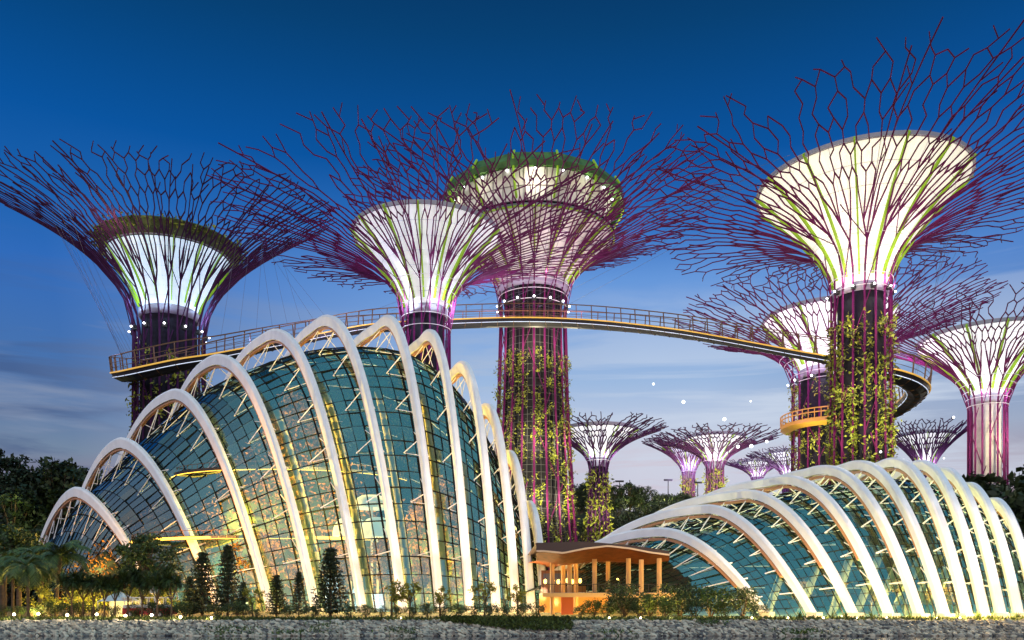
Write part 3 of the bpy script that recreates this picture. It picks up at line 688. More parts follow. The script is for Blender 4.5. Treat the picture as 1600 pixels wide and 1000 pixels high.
b.leaves(C, .75, .45); tag(b.build('fern_cover', M['leaf_gold'], root), kind='stuff')
for (cx_, cy_, zz, rad, a0, a1, nm) in ((-43, 163, 25, 22, -2.9, -.15, 'upper'), (-43, 163, 12.5, 29, -2.9, -.9, 'lower')):
    root = empty('inner_walkway', (cx_, cy_, zz), 'amber-lit %s walkway curving round the mountain inside the tall dome' % nm, 'walkway')
    b = MB(); e = MB(); r2 = MB(); npt = 40
    P_ = [Vector((rad*math.cos(a0+(a1-a0)*k/npt), rad*.74*math.sin(a0+(a1-a0)*k/npt), 0)) for k in range(npt+1)]
    for p1, p2 in zip(P_[:-1], P_[1:]): b.bar(p1, p2, 2, .5); e.bar(p1*1.04+Vector((0, 0, -.1)), p2*1.04+Vector((0, 0, -.1)), .25, .45); r2.tube(p1*1.03+Vector((0, 0, 1.2)), p2*1.03+Vector((0, 0, 1.2)), .06, n=4); r2.tube(p1*1.03, p1*1.03+Vector((0, 0, 1.2)), .05, n=4)
    b.build('deck', M['deck'], root); e.build('edge_light_strip', M['strip_in'], root); r2.build('railing', M['rail'], root)
for (x_, y_, d_, w2, h2, lab) in ((581, 795, 140, 3.3, 2.3, 'upper white shell-shaped shade glowing behind the glass of the tall dome'), (590, 840, 139, 3.0, 3.4, 'lower white rounded shade glowing behind the glass of the tall dome'), (548, 838, 141, 3.2, 3.2, 'cream hooded shade glowing behind a rib of the tall dome')):
    c_ = pt(x_, y_, d_); root = empty('glowing_shade', (c_.x, c_.y, 0), lab, 'shade')
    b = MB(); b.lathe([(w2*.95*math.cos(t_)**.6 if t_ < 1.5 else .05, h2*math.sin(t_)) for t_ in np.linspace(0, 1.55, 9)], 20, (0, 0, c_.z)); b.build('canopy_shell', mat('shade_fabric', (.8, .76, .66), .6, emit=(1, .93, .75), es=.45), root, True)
    b = MB(); b.tube((0, 0, 0), (0, 0, c_.z+h2), .2, n=8); b.build('post', M['white_steel'], root)
for (cx_, cy_, r_, h_, sd_, lab) in ((-74, 172, 15, 19, 8, 'lower planted terrace glowing amber at the left end of the tall dome'), (-14, 152, 9, 22, 9, 'narrow planted terrace at the right end inside the tall dome')):
    root = empty('planted_terrace', (cx_, cy_, 0), lab, 'plants', 'planted terraces inside the tall dome'); b = lumpy(0, 0, r_, h_, sd_, 30, 12); vv = list(b.v); b.build('rock', M['soil'], root, True); b = MB(); C = []
    for i in range(2200):
        v = Vector(random.choice(vv))*random.uniform(.97, 1.06)
        if v.y < r_*.5:
            for k in range(4): C.append(v+Vector((random.gauss(0, .9), random.gauss(0, .9), random.gauss(0, .8))))
    b.leaves(C, .75, .45); tag(b.build('fern_cover', M['leaf_gold'], root), kind='stuff')
# lights inside the domes
for (x_, y_, z_) in ((-62, 142, 3), (-50, 138, 8), (-40, 136, 4), (-30, 137, 12), (-22, 138, 4), (-14, 140, 9), (-6, 142, 4), (-50, 152, 17), (-36, 142, 24), (-20, 146, 28), (-60, 156, 5)):
    light('garden_floodlight', (x_, y_, z_), 46000, (1, .46, .08), .15)
light('garden_floodlight', (-80, 160, 8), 1500, (1, .7, .3), .15)
for (x_, y_, z_) in ((36, 104, 2), (42, 101, 3), (46, 101, 2), (50, 100, 3), (54, 101, 2), (58, 103, 3), (30, 110, 2), (46, 112, 5), (56, 112, 5)):
    light('garden_floodlight', (x_, y_, z_), 13000, (1, .62, .18), .12)

# ------------------------------------------------------------------ plants
def leaf_ball(b, c, r, n, size, asp=.5):
    v = rng.normal(size=(n, 3)); v /= np.linalg.norm(v, axis=1)[:, None]; v *= (r*(rng.random(n)**.45))[:, None]; v[:, 2] *= .75
    b.leaves(np.array(c)+v, size, asp)
def tree_meshes(h, r, seed, leafm, clumps=26, per=70, size=.42, trunk=.42, name='tree'):
    rd = random.Random(seed); t_ = MB(); c_ = MB(); th = h*trunk
    t_.tube((0, 0, 0), (.1, 0, th), .035*h, .022*h, n=7)
    for i in range(clumps):
        a = rd.uniform(0, 6.28); f = rd.random()**.6; z = th+(h-th)*rd.uniform(.0, .92); e = math.sin(math.pi*min(1, max(.12, (z-th*.8)/(h-th*.8))))**.6
        rr = r*f*e; p_ = Vector((rr*math.cos(a), rr*math.sin(a), z))
        t_.tube((.1*rd.random(), 0, th*rd.uniform(.7, 1.02)), p_, .012*h, .004*h, n=4)
        leaf_ball(c_, p_, r*rd.uniform(.22, .38), per, size)
    return t_.mesh('trunk', M['bark']), c_.mesh('crown', leafm)
def palm_meshes(h, seed, leafm, fr=13, fl=3.0):
    rd = random.Random(seed); t_ = MB(); c_ = MB(); lean = rd.uniform(-.12, .12)
    P_ = [Vector((lean*h*(k/6)**1.6, 0, h*k/6)) for k in range(7)]
    for p1, p2 in zip(P_[:-1], P_[1:]): t_.tube(p1, p2, .16, .13, n=7)
    top = P_[-1]
    for i in range(fr):
        a = 2*math.pi*i/fr+rd.uniform(-.2, .2); el = rd.uniform(-.1, 1.25); out = Vector((math.cos(a), math.sin(a), 0)); L_ = fl*rd.uniform(.8, 1.1); pr = top.copy(); sdv = Vector((-out.y, out.x, 0))
        for k in range(9):
            e = el-1.9*(k/9)**1.3; q_ = pr+(out*math.cos(e)+Vector((0, 0, math.sin(e))))*(L_/9)
            c_.tube(pr, q_, .035, n=3, cap=False)
            if k > 0:
                for s_ in (-1, 1):
                    for h_ in (.2, .7):
                        m_ = pr.lerp(q_, h_); ll = fl*.32*(1-.6*abs(k/9-.4)); tip = m_+sdv*(s_*ll*.75)+(q_-pr).normalized()*ll*.45+Vector((0, 0, -ll*.42)); w = (q_-pr).normalized()*.09
                        o = len(c_.v); c_.v += [tuple(m_-w), tuple(m_+w), tuple(tip)]; c_.f.append((o, o+1, o+2))
            pr = q_
    return t_.mesh('trunk', M['bark']), c_.mesh('fronds', leafm)
def pine_meshes(h, r, seed):
    rd = random.Random(seed); t_ = MB(); c_ = MB(); t_.tube((0, 0, 0), (0, 0, h), .02*h, .004*h, n=6); tiers = 15
    for i in range(tiers):
        f = i/tiers; z = h*(.06+.92*f); rr = r*(1-f)**.85*rd.uniform(.85, 1.1)+.12
        for k in range(7):
            a = 6.283*k/7+rd.uniform(-.3, .3)+i; p_ = Vector((rr*math.cos(a), rr*math.sin(a), z+.22*rr)); t_.tube((0, 0, z), p_, .03, .012, n=3)
            C = [Vector((0, 0, z)).lerp(p_, rd.uniform(.2, 1.05))+Vector((rd.gauss(0, .09), rd.gauss(0, .09), rd.gauss(0, .06))) for _ in range(44)]; c_.leaves(C, .34, .3, up=.5)
    return t_.mesh('trunk', M['bark']), c_.mesh('needles', M['leaf_pine'])
def rosette(c_, top, n, L_, rd, w=.09, droop=1.3):
    for i in range(n):
        a = rd.uniform(0, 6.283); el = rd.uniform(-.3, 1.4); out = Vector((math.cos(a), math.sin(a), 0)); sdv = Vector((-out.y, out.x, 0)); pr = Vector(top); ps = [pr.copy()]
        for k in range(4):
            e = el-droop*(k/4)**1.3; pr = pr+(out*math.cos(e)+Vector((0, 0, math.sin(e))))*(L_*rd.uniform(.85, 1.1)/4); ps.append(pr.copy())
        c_.strip(ps, [w*.7, w, w*.8, w*.5, .01], [sdv]*5)
def pandanus_meshes(h, seed):
    rd = random.Random(seed); t_ = MB(); c_ = MB(); t_.tube((0, 0, 0), (0, 0, h*.4), .09, .07, n=6)
    for i in range(6):
        a = 6.283*i/6+rd.random(); top = Vector((.9*math.cos(a)*rd.uniform(.4, 1), .9*math.sin(a)*rd.uniform(.4, 1), h*rd.uniform(.62, .86))); t_.tube((0, 0, h*.38), top, .05, .04, n=5); rosette(c_, top, 80, 1.35, rd, .11)
    for k in range(3): t_.tube((0, 0, h*.2), (.4*math.cos(k*2.1), .4*math.sin(k*2.1), 0), .03, n=4)
    return t_.mesh('stem', M['bark']), c_.mesh('leaf_rosettes', M['leaf_dark'])
def bush_meshes(r, h, seed, leafm, size=.22, n=1100):
    rd = random.Random(seed); t_ = MB(); c_ = MB()
    for i in range(16):
        a = rd.uniform(0, 6.283); f = rd.random()**.5; p_ = Vector((r*.8*f*math.cos(a), r*.8*f*math.sin(a), h*rd.uniform(.25, .85))); t_.tube((0, 0, 0), p_, .03, .015, n=3); leaf_ball(c_, p_, r*.4, n//16, size, .45)
    return t_.mesh('stem', M['bark']), c_.mesh('foliage', leafm)
def agave_meshes(seed, L_=1.2):
    rd = random.Random(seed); c_ = MB(); rosette(c_, (0, 0, .1), 60, L_, rd, .14, .5); t_ = MB(); t_.tube((0, 0, 0), (0, 0, .25), .14, n=6)
    return t_.mesh('stem', M['bark']), c_.mesh('leaf_rosette', M['leaf_mid'])
def plant(kind, ms, loc, label, cat, group, rz=None, sc=1):
    root = empty(kind, loc, label, cat, group, random.uniform(0, 6.28) if rz is None else rz); root.scale = (sc, sc, sc)
    for m_ in ms: inst(m_.name.split('.')[0], m_, root)
    return root
def ground_at(x, d, z=0): return (px(x, d), d, z)

TD = [tree_meshes(9, 3.3, s, M['leaf_dark'], 44, 100) for s in (1, 2, 3)]
TM = [tree_meshes(9, 3.2, s, M['leaf_mid'], 20, 60) for s in (4, 5)]
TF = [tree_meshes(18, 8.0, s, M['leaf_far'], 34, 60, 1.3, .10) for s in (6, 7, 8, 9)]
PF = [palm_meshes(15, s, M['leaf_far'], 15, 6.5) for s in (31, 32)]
PM = [palm_meshes(5, s, M['leaf_palm'], 19, 3.0) for s in (11, 12, 13)]
PI = [pine_meshes(8.5, 1.75, s) for s in (14, 15, 16)]
PA = [pandanus_meshes(4.4, s) for s in (17, 18, 19)]
BU = [bush_meshes(1.5, 2.2, s, M['leaf_mid']) for s in (20, 21)]
BD = [bush_meshes(1.6, 2.6, s, M['leaf_dark']) for s in (22, 23)]
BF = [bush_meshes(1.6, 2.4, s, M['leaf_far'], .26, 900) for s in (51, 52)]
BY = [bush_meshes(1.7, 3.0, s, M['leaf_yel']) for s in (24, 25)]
AG = [agave_meshes(s) for s in (26, 27)]
TU = [tree_meshes(4.2, 1.6, s, M['leaf_yel'], 13, 46, .3, .5) for s in (28, 29)]

g = 'palms on the bank at the left'
for i, (x_, d_, s_, lab) in enumerate(((44, 92, 1.12, 'bright green palm with arching fronds at the left end of the bank'), (8, 95, 1.25, 'tall palm cut by the left edge of the picture'), (88, 100, 1.45, 'dark palm in front of the left foot of the tall dome'), (66, 104, 1.3, 'palm standing behind the bright green palm'), (20, 102, 1.2, 'short palm behind the leftmost bank lamp'))):
    plant('palm_tree', PM[i % 3], ground_at(x_, d_), lab, 'palm', g, sc=s_)
plant('broadleaf_tree', TD[0], ground_at(229, 104), 'dark round-crowned tree in front of the second arch of the tall dome', 'tree', None, sc=1.12)
for i, (x_, d_, s_, lab) in enumerate(((30, 118, 1.3, 'dark broadleaf tree above the palms at the left edge'), (5, 125, 1.45, 'tallest dark tree behind the palms at the left edge'), (62, 122, 1.05, 'dark tree beside the left foot of the first arch'))):
    plant('broadleaf_tree', TD[(i+1) % 3], ground_at(x_, d_), lab, 'tree', 'dark trees behind the palms', sc=s_)
pn = [112, 130, 146, 163, 180, 200, 222, 246, 268]
for i, x_ in enumerate(pn):
    lab = ['leftmost pandanus of the row behind the bank lamps', 'second pandanus from the left behind the bank lamps', 'third pandanus from the left, bushy to the ground', 'pandanus behind the fourth bank lamp', 'pandanus just left of the white tent', 'pandanus in front of the white tent', 'pandanus under the dark round-crowned tree', 'pandanus in front of the red coach', 'rightmost pandanus beside the red coach'][i]
    plant('pandanus', PA[i % 3], ground_at(x_, 91+random.uniform(-1, 2)), lab, 'pandanus', 'pandanus row on the bank', sc=random.uniform(1.05, 1.3))
for i, (x_, d_, s_, lab) in enumerate(((316, 100, 1.02, 'thick dark conifer in front of the second rib foot'), (356, 101, .98, 'slender dark conifer right of the thick one'), (380, 100, .5, 'small conifer between the slender one and the third rib foot'), (432, 100, .62, 'short conifer at the third rib foot'), (467, 99, .66, 'short conifer left of the tallest conifer'), (516, 97, 1.03, 'tallest conifer in front of the fourth rib of the tall dome'), (296, 100, .55, 'small dark conifer beside the red coach'))):
    plant('conifer', PI[i % 3], ground_at(x_, d_), lab, 'conifer', 'conifers before the tall dome', sc=s_).scale = (s_*random.uniform(.85, 1.45), s_*random.uniform(.85, 1.45), s_*random.uniform(.92, 1.08))
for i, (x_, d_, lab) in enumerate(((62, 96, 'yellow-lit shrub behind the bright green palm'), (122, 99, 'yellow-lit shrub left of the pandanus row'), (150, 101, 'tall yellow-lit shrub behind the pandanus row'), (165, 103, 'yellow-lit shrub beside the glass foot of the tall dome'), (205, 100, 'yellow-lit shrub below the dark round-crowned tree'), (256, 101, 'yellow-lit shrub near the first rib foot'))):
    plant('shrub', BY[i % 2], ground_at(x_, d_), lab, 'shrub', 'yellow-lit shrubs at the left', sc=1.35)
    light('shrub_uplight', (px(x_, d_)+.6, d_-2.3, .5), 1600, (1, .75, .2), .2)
for i, (x_, d_, s_, lab) in enumerate(((612, 96, 1.0, 'small leafy tree left of the fifth rib foot'), (640, 97, .95, 'small leafy tree covering the sixth rib foot'), (688, 96, .85, 'small leafy tree at the seventh rib foot'), (757, 99, .95, 'small leafy tree between two ribs near the pavilion'), (808, 99, .9, 'small leafy tree left of the pavilion entrance'), (395, 99, .8, 'small leafy tree between two conifers'))):
    plant('young_tree', TU[i % 2], ground_at(x_, d_), lab, 'tree', 'small trees before the tall dome', sc=s_)
bl = []
for i, x_ in enumerate(list(range(548, 860, 24))): bl.append((x_, 93+random.uniform(0, 3), .55+.2*random.random(), 'low dark bush %s along the foot of the tall dome', BD))
posn = ['leftmost', 'second from left', 'third from left', 'fourth from left', 'fifth from left', 'sixth from left', 'seventh from left', 'eighth from left', 'ninth from left', 'tenth from left', 'eleventh from left', 'twelfth from left', 'thirteenth from left', 'fourteenth from left']
for i, (x_, d_, s_, lab, ms) in enumerate(bl): plant('bush', ms[i % 2], ground_at(x_, d_), (lab % ('that is '+posn[i]))[:110], 'bush', 'low bushes at the foot of the tall dome', sc=s_)
cb = [(905, 97, .6), (928, 96, 1.0), (950, 98, .9), (976, 96, 1.7), (998, 95, .75), (1015, 97, 1.35), (1040, 95, 1.0), (1062, 97, 1.7), (1086, 95, 1.1), (1110, 96, 1.75), (1135, 95, 1.0), (1160, 96, 1.5), (1182, 94, .8)]
for i, (x_, d_, s_) in enumerate(cb):
    plant('bush', (BD+BU)[(i*3) % 4], ground_at(x_, d_), ['yellow-lit bush nearest the pavilion door', 'bush under the pavilion deck, second from the door', 'low bush below the pavilion deck lamps', 'tall bush under the middle pavilion column', 'low bush behind the second bank lamp of the pavilion', 'dark bush at the right pavilion column', 'bush just right of the pavilion roof end', 'bush at the left end of the low dome glass', 'bush before the left end of the first low rib', 'tallest bush before the low dome', 'bush left of the first low rib foot', 'bush touching the first low rib', 'small bush at the first low rib foot'][i], 'bush', 'bushes before the pavilion and the low dome', sc=s_)
    if i % 2 == 0: light('shrub_uplight', (px(x_+9, d_), d_+1.8, .9), 800, (1, .65, .15), .2)
for i, (x_, d_, s_, lab) in enumerate(((1300, 90, .9, 'agave right of the second low rib foot'), (1322, 89.5, .7, 'small agave left of the third low rib foot'), (1362, 89, .9, 'agave between the third and fourth low rib feet'), (1250, 91, .8, 'agave left of the second low rib foot'), (1420, 88.6, .6, 'small agave at the fifth low rib foot'), (1527, 88.2, .8, 'agave in front of the seventh low rib foot'), (1549, 88.2, .8, 'agave in front of the eighth low rib foot'), (1590, 88.2, .7, 'agave at the right edge of the bank'))):
    plant('agave', AG[i % 2], ground_at(x_, d_), lab, 'agave', 'agaves at the feet of the low dome', sc=s_)
    if i % 2 == 0: light('shrub_uplight', (px(x_+8, d_-.8), d_-.8, .5), 60, (1, .7, .25), .15)
for i, x_ in enumerate((4, 30, 52, 78, 100, 126, 152, 176, 212, 240, 262, 290, 340, 372, 400, 450, 490)):
    plant('bush', BD[i % 2], ground_at(x_, 94.5+random.uniform(-1.2, 1.5)), 'dark undergrowth bush '+['at the left edge below the tall palm', 'under the bright green palm', 'just right of the bright green palm', 'behind the second bank lamp', 'left of the third bank lamp', 'below the first pandanus', 'behind the fourth bank lamp', 'left of the white tent', 'right of the white tent', 'in front of the red coach wheels', 'behind the seventh bank lamp', 'at the rear of the red coach', 'between the thick and the slender conifer', 'right of the slender conifer', 'at the third rib foot', 'between the two short conifers', 'left of the tallest conifer'][i], 'bush', 'dark undergrowth on the left bank', sc=random.uniform(.45, .85))
TG = [tree_meshes(9, 2.6, s, M['leaf_gold'], 22, 60, .4) for s in (41, 42, 43)]
for i, (x_, d_, s_, lab) in enumerate(((403, 141, 1.5, 'golden tree between the third and fourth ribs inside the tall dome'), (352, 145, 1.2, 'golden tree behind the second rib inside the tall dome'), (470, 139, 1.0, 'golden tree between the fourth and fifth rib feet inside the tall dome'), (536, 138, 1.25, 'golden tree behind the fifth rib inside the tall dome'), (606, 137, 1.35, 'golden tree below the white shades inside the tall dome'), (660, 137, 1.1, 'golden tree between the sixth and seventh ribs inside the tall dome'), (706, 137, .9, 'golden tree between the seventh and eighth ribs inside the tall dome'), (300, 150, 1.1, 'golden tree inside the tall dome left of the second rib'))):
    plant('indoor_tree', TG[i % 3], ground_at(x_, d_), lab, 'tree', 'golden trees inside the tall dome', sc=s_)
    if i % 2 == 0: light('indoor_tree_uplight', (px(x_, d_)+1.5, d_-2.6, 1.0), 5000, (1, .62, .18), .1)
for i, (x_, d_, s_, lab) in enumerate(((1255, 108, .5, 'olive tree behind the first low rib inside the low dome'), (1305, 106, .6, 'olive tree between the second and third low ribs inside the low dome'), (1362, 105, .55, 'olive tree between the third and fourth low ribs inside the low dome'), (1415, 104, .62, 'olive tree between the fourth and fifth low ribs inside the low dome'), (1458, 103, .5, 'olive tree between the fifth and sixth low ribs inside the low dome'), (1495, 103, .5, 'olive tree between the sixth and seventh low ribs inside the low dome'))):
    plant('indoor_tree', TG[i % 3], ground_at(x_, d_), lab, 'tree', 'olive trees inside the low dome', sc=s_)
# ivy over the stones in front of the pavilion
b = MB(); n = 5200; xs = rng.uniform(-7.2, 6, n); f = rng.random(n)**1.3*(.15+.85*np.clip((xs+8)/9, 0, 1)); C = np.stack([xs, SHORE-2.7*f+.2, .25-1.1*f+.15*rng.random(n)], 1)
b.leaves(C, .28, .55, up=.4); tag(b.build('bank_ivy', M['grass']), 'dark green creeper hanging over the stones below the pavilion', 'ivy', kind='stuff')
b = MB(); C = []
for (x0, x1, f0, f1, n) in ((-31, -25, .5, 1, 260), (-21, -17, .3, .9, 120), (8, 12, .7, 1, 90), (26, 31, .7, 1, 240), (18, 22, .1, .35, 150), (-13, -9, .6, 1, 120), (-24, -20, .75, 1, 130)):
    for i in range(n):
        f = random.uniform(f0, f1); C.append((random.gauss((x0+x1)/2, (x1-x0)/4), SHORE-3.1*f+.1, .15-1.42*f))
b.leaves(C, .3, .4, up=.8); tag(b.build('bank_weeds', M['leaf_mid']), 'weeds growing between the bank stones', 'weeds', kind='stuff')

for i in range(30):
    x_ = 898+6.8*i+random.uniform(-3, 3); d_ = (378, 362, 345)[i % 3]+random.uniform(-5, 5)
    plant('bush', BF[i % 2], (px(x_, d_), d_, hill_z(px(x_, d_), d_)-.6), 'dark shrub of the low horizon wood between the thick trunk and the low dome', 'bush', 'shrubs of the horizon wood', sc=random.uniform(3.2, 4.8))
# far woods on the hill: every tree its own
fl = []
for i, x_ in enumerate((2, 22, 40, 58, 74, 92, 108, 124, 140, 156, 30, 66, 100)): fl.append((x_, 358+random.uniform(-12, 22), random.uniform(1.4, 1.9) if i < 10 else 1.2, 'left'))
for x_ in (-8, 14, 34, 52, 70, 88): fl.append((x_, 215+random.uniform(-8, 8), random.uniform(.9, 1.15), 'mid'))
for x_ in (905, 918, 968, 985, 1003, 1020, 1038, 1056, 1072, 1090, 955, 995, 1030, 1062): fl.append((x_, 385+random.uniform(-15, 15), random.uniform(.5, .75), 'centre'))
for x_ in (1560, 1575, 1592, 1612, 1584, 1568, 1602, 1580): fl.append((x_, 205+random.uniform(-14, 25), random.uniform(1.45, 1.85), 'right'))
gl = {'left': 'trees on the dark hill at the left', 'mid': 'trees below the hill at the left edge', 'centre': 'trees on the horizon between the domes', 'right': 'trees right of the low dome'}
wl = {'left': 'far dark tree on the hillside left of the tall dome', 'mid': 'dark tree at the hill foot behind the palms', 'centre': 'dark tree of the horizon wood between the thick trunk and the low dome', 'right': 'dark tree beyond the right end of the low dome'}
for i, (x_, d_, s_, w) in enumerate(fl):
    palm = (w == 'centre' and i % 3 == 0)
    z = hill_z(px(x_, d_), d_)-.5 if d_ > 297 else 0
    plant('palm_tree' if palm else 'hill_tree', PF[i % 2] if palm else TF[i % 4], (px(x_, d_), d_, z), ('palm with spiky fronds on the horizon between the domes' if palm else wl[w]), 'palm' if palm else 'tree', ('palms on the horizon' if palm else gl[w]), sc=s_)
for (x_, d_, z_, p_) in ((25, 335, 38, 5000), (35, 330, 30, 4000), (985, 360, 42, 3500), (1010, 362, 38, 3500), (1040, 365, 46, 2500), (970, 360, 50, 1500), (1580, 190, 16, 900), (1590, 188, 8, 900)):
    light('garden_floodlight', (px(x_, d_), d_, z_), p_, (.95, .95, .3), .8)

# ------------------------------------------------------------------ pavilion between the domes
d0 = 112.0; pc = Vector((px(945, d0), d0, 0)); pv = empty('pavilion', pc, 'orange-lit open pavilion with a swooping timber roof between the two domes', 'pavilion')
mwood = mat('orange_timber_soffit', (.10, .024, .004), .7, var=.3, spec=.1, scale=1.2)
# roof: curved sheet; front edge traced from the photo
xs_ = [850, 880, 915, 950, 985, 1015, 1046]; top_ = [848, 847, 846, 849, 852, 856, 861]; bot_ = [861, 864, 857, 853, 857, 863, 867]
soff = [876, 884, 878, 876, 878, 882, 876]
NX = 36; b = MB(); s2 = MB(); fa = MB(); rowsF = []
for i in range(NX+1):
    x_ = 838+(1046-838)*i/NX; tz = np.interp(x_, xs_, top_); bz = np.interp(x_, xs_, bot_); sz = np.interp(x_, xs_, soff)
    fr = pt(x_, tz, 106)-pc; fb = pt(x_, bz, 106)-pc; so_ = pt(x_, sz, 111)-pc; bk = Vector((fr.x*1.1, 22, pz(sz-6, 111))); bt = bk+Vector((0, 0, .9))
    rowsF.append((fr, fb, so_, bk, bt))
for (i, j, k) in ((0, 1, b), (1, 2, s2), (2, 3, s2), (0, 4, b)):
    o = len(k.v)
    for r_ in rowsF: k.v += [tuple(r_[i]), tuple(r_[j])]
    for q_ in range(NX): k.f.append((o+2*q_, o+2*q_+1, o+2*q_+3, o+2*q_+2))
rf = b.build('roof', mat('dark_roof_edge', (.05, .035, .04), .5), pv); s2.build('soffit', mwood, pv, True)
b = MB(); o = 0
for r_, r3 in zip(rowsF[:-1], rowsF[1:]): b.bar(r_[1]+Vector((0, -.06, 0)), r3[1]+Vector((0, -.06, 0)), .12, .22)
b.build('eave_trim', mat('pale_eave', (.55, .42, .34), .5), rf)
mcol = mat('timber_column', (.42, .24, .11), .5)
for (x_, d_, yb, yt) in ((929, 110, 924, 877), (950, 116, 918, 877), (982, 109, 922, 876), (1002, 106, 940, 878), (1030, 106, 940, 876), (863, 112, 957, 878), (880, 118, 957, 878), (890, 112, 957, 878), (900, 116, 957, 878)):
    b = MB(); bz = 0 if yb > 930 else pz(930, d_)
    b.tube((px(x_, d_)-pc.x, d_-pc.y, 0 if yb >= 930 else 3.0), (px(x_, d_)-pc.x, d_-pc.y, pz(yt, d_)+.3), .32, n=10); b.build('column', mcol, pv)
    light('column_lamp', (px(x_, d_), d_-1.1, pz(yt+9, d_)), 24, (1, .5, .1), .15)
b = MB(); b.box((0, 1, 2.75), 17, 14, .35); b.build('deck', M['concrete'], pv)
b = MB(); b.box((0, -6.15, 2.62), 17.2, .3, .55); b.build('deck_edge', mat('deck_edge', (.5, .3, .12), .5), pv)
b = MB()
for k in range(25): b.tube((-8.5+17*k/24, -5.8, 2.9), (-8.5+17*k/24, -5.8, 4.0), .04, n=4)
b.bar((-8.6, -5.8, 4.0), (8.6, -5.8, 4.0), .12, .08); b.build('railing', M['blackmetal'], pv)
b = MB(); b.box((-3.5, 9, 1.4), 10, .3, 2.6); b.build('back_wall', mat('orange_wall', (.55, .26, .08), .6, var=.15, scale=1), pv)
b = MB(); b.box((-5.0, 8.7, 4.6), 6.5, .3, 3.2); b.build('upper_wall', mat('brown_wall', (.16, .08, .05), .6), pv)
b = MB()
for k in range(4): b.box((-7.3+1.6*k, 8.5, 5.0), 1.3, .12, 1.5)
b.build('window', mat('blue_window', (.10, .12, .2), .1), pv)
b = MB(); b.box((-5.2, -2, 1.3), 1.6, .3, 2.5); b.build('door', mat('red_door', (.5, .09, .03), .4), pv)
for k in range(6):
    c_ = Vector((-7.9+.95*k+.2*(k % 2), 3+.8*(k % 3), 4.5+.12*(k % 2))); b = MB(); b.lathe([(0.01, .34), (.17, .26), (.22, 0), (.17, -.26), (0.01, -.34)], 12, tuple(c_)); l_ = b.build('lantern', mat('lantern_glass', (1, .7, .2), .5, emit=(1, .62, .14), es=5), pv)
    b = MB(); b.tube(c_+Vector((0, 0, .4)), c_+Vector((0, 0, 2.4)), .025, n=4); b.build('cord', M['blackmetal'], l_)
for (x_, y_, z_, p_) in ((-6, 2, 4.0, 260), (-3, 1, 4.0, 220), (1.5, 0, 4.0, 120), (6, 0, 4.0, 90), (-6, 0, 1.6, 2600), (-3, 0, 1.6, 1800), (0, -1, 1.6, 1800), (3.5, -1, 1.6, 1500), (6.5, -1, 1.6, 1200)):
    light('pavilion_lamp', pc+Vector((x_, y_, z_)), p_*1.3, (1, .6, .13), .12)

# ------------------------------------------------------------------ small things
def bank_lamp(x_, y_, d_, lab, grp, big):
    z = pz(y_, d_); h = max(.25, z); root = empty('bank_lamp', (px(x_, d_), d_, 0), lab, 'lamp', grp)
    b = MB(); b.tube((0, 0, 0), (0, 0, h-.12), .06, n=8); b.build('post', M['blackmetal'], root)
    r = .15 if big else .10
    b = MB(); b.lathe([(0.01, r), (r*.7, r*.7), (r, 0), (r*.7, -r*.7), (0.01, -r)], 14, (0, 0, h)); b.build('lamp_globe', M['lamp'], root, True)
    b = MB(); b.lathe([(.01, -r*.72), (r*.8, -r*.78), (r*.85, -r*.95), (.01, -r*1.0)], 12, (0, 0, h)); b.build('lamp_base', M['blackmetal'], root)
    light('bank_lamp_light', (px(x_, d_), d_-.7, h+.1), 150 if big else 60, (1, .78, .45), .15)
LB = [(22, 960), (60, 959), (105, 961), (151, 960), (196, 962), (237, 961), (282, 964), (330, 966)]
ll = ['leftmost globe lamp on the bank, under the tall palm', 'second globe lamp from the left on the bank', 'third globe lamp from the left, before the first pandanus', 'fourth globe lamp from the left, before the pandanus row', 'globe lamp on the bank below the white tent', 'globe lamp on the bank before the red coach', 'globe lamp between the red coach and the thick conifer', 'rightmost of the eight big globe lamps, under the thick conifer']
for (x_, y_), l_ in zip(LB, ll): bank_lamp(x_, y_, 86.0, l_, 'big globe lamps on the bank', True)
for (x_, y_, l_) in ((627, 966, 'small globe lamp below the sixth rib foot of the tall dome'), (952, 967, 'small globe lamp before the pavilion bushes, leftmost of its group'), (1001, 967, 'small globe lamp under the middle of the pavilion bushes'), (1048, 967, 'small globe lamp below the right end of the pavilion'), (1175, 968, 'small globe lamp left of the first low rib foot'), (1231, 967, 'small globe lamp between the first and second low rib feet'), (1287, 967, 'small globe lamp beside the second low rib foot'), (1340, 968, 'small globe lamp beside the third low rib foot'), (1386, 968, 'small globe lamp beside the fourth low rib foot'), (1465, 968, 'small globe lamp between the fifth and sixth low rib feet'), (1500, 968, 'small globe lamp left of the seventh low rib foot')):
    bank_lamp(x_, y_, 86.2, l_, 'small globe lamps on the bank', False)
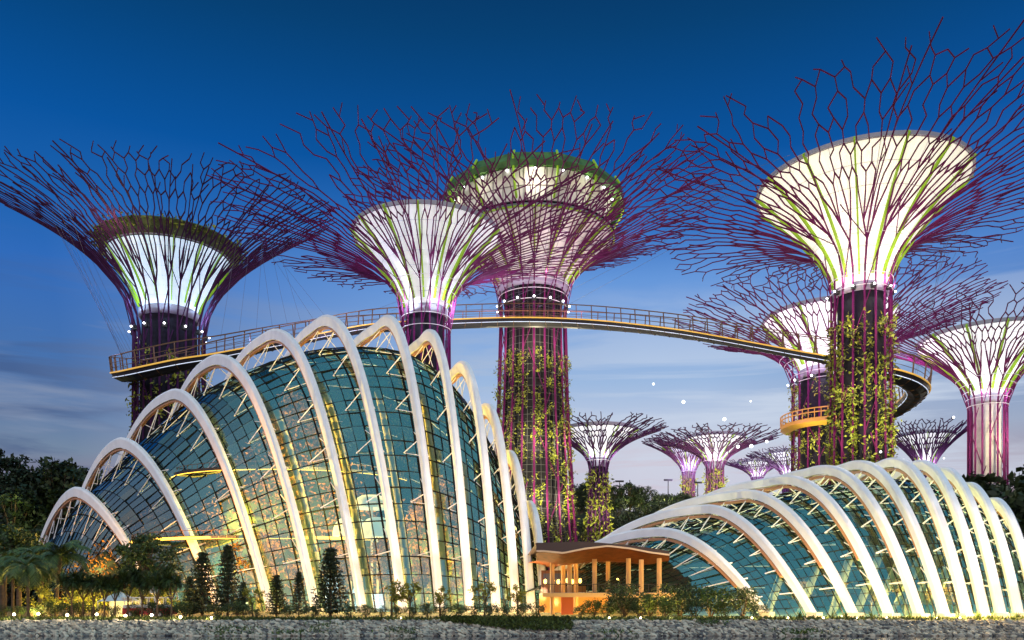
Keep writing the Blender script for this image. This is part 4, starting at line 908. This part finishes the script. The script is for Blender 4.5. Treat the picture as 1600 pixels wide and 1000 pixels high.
# floating white orbs
orb = [(1021, 600, 250, 2.2, 'white orb hanging high in the sky left of the far supertrees'), (1068, 628, 250, 3, 'bright orb above the violet far supertree'), (1132, 655, 250, 3, 'bright orb at the top of the widest far crown'), (1173, 627, 250, 1.6, 'tiny orb high between the far crowns and the gallery trunk'), (1153, 698, 250, 3, 'bright orb right of the widest far crown'), (1198, 690, 250, 2.6, 'orb above the tiny far supertree'), (1174, 697, 250, 3.2, 'largest orb just above the lowest tiny crown'), (1490, 652, 170, 2.2, 'orb over the small supertree right of the leafy trunk'), (1376, 706, 165, 2.2, 'orb against the foot of the leafy trunk'), (1475, 716, 170, 1.5, 'tiny orb above the right end of the low dome')]
MO = mat('orb_light', (1, 1, 1), .5, emit=(.95, .97, 1), es=2.2)
for (x_, y_, d_, r_, l_) in orb:
    b = MB(); r = r_/FP*d_*.9; b.lathe([(r*math.cos(a)+.001, r*math.sin(a)) for a in np.linspace(-1.57, 1.57, 9)], 14)
    tag(b.build('light_orb', MO, None, True, pt(x_, y_, d_)), l_, 'light', 'white orbs floating in the sky')
# masts on the horizon
for (x_, y_, l_) in ((968, 752, 'left lamp mast on the horizon beside the planted far trunk'), (984, 750, 'thin mast on the horizon between two lamp masts'), (1044, 750, 'tallest lamp mast on the horizon between the domes'), (1090, 754, 'lamp mast on the horizon beside the violet supertree')):
    d_ = 410; root = empty('lamp_mast', (px(x_, d_), d_, hill_z(px(x_, d_), d_)-.5), l_, 'mast', 'masts on the horizon'); h = pz(y_, d_)-root.location.z
    b = MB(); b.tube((0, 0, 0), (0, 0, h), .35, .2, n=6); b.build('pole', M['blackmetal'], root)
    if x_ != 984: b = MB(); b.box((0, 0, h), 4.2, .8, .8); b.build('lamp_head', M['blackmetal'], root)
# white tent, red coach, white signboard behind the pandanus
tt = empty('tent', ground_at(186, 97), 'white peaked tent behind the pandanus row', 'tent')
b = MB(); b.v = [(-1.8, -1.5, 1.9), (1.8, -1.5, 1.9), (1.8, 1.5, 1.9), (-1.8, 1.5, 1.9), (0, 0, 3.1)]; b.f = [(0, 1, 4), (1, 2, 4), (2, 3, 4), (3, 0, 4)]; b.build('tent_roof', M['white_steel'], tt)
for sx in (-1, 1):
    for sy in (-1, 1): b = MB(); b.tube((1.75*sx, 1.45*sy, 0), (1.75*sx, 1.45*sy, 1.9), .06, n=6); b.build('leg', M['white_steel'], tt)
b = MB(); b.box((0, 1.5, 1.0), 3.4, .06, 1.9); b.build('back_panel', M['white_steel'], tt)
co = empty('coach', ground_at(232, 96.5), 'red and white open coach parked behind the pandanus row', 'coach')
mred = mat('red_paint', (.5, .03, .03), .35)
b = MB(); b.box((0, 0, .75), 5.2, 1.9, .75); b.box((2.75, 0, .65), .5, 1.7, .5); b.build('body', mred, co)
b = MB(); b.box((-.1, 0, 1.3), 5.0, 1.8, .35); b.build('white_band', M['white_steel'], co)
for k in range(6): b = MB(); b.bar((-2.4+.95*k, -.85, 1.45), (-2.4+.95*k, -.85, 2.25), .09, .09); b.bar((-2.4+.95*k, .85, 1.45), (-2.4+.95*k, .85, 2.25), .09, .09); b.build('roof_post', M['white_steel'], co)
b = MB(); b.box((-.1, 0, 2.32), 5.3, 2.0, .12); b.build('roof', M['white_steel'], co)
for sx in (-1.7, 1.7):
    for sy in (-.9, .9):
        b = MB(); b.tube((sx, sy-.12, .4), (sx, sy+.12, .4), .4, n=16); wh = b.build('wheel', M['blackmetal'], co); b = MB(); b.tube((sx, sy-.13, .4), (sx, sy+.13, .4), .2, n=12); b.build('hub', M['white_steel'], wh)
sg = empty('signboard', ground_at(241, 95.2), 'white blank signboard standing above the red coach', 'sign')
b = MB(); b.box((0, 0, 3.6), 1.0, .12, 1.5); b.build('board', M['white_steel'], sg); b = MB(); b.tube((0, .1, 0), (0, .1, 3.2), .08, n=6); b.build('post', M['white_steel'], sg)
light('tent_lamp', (px(200, 93), 93, 2.0), 60, (1, .9, .85), .3)
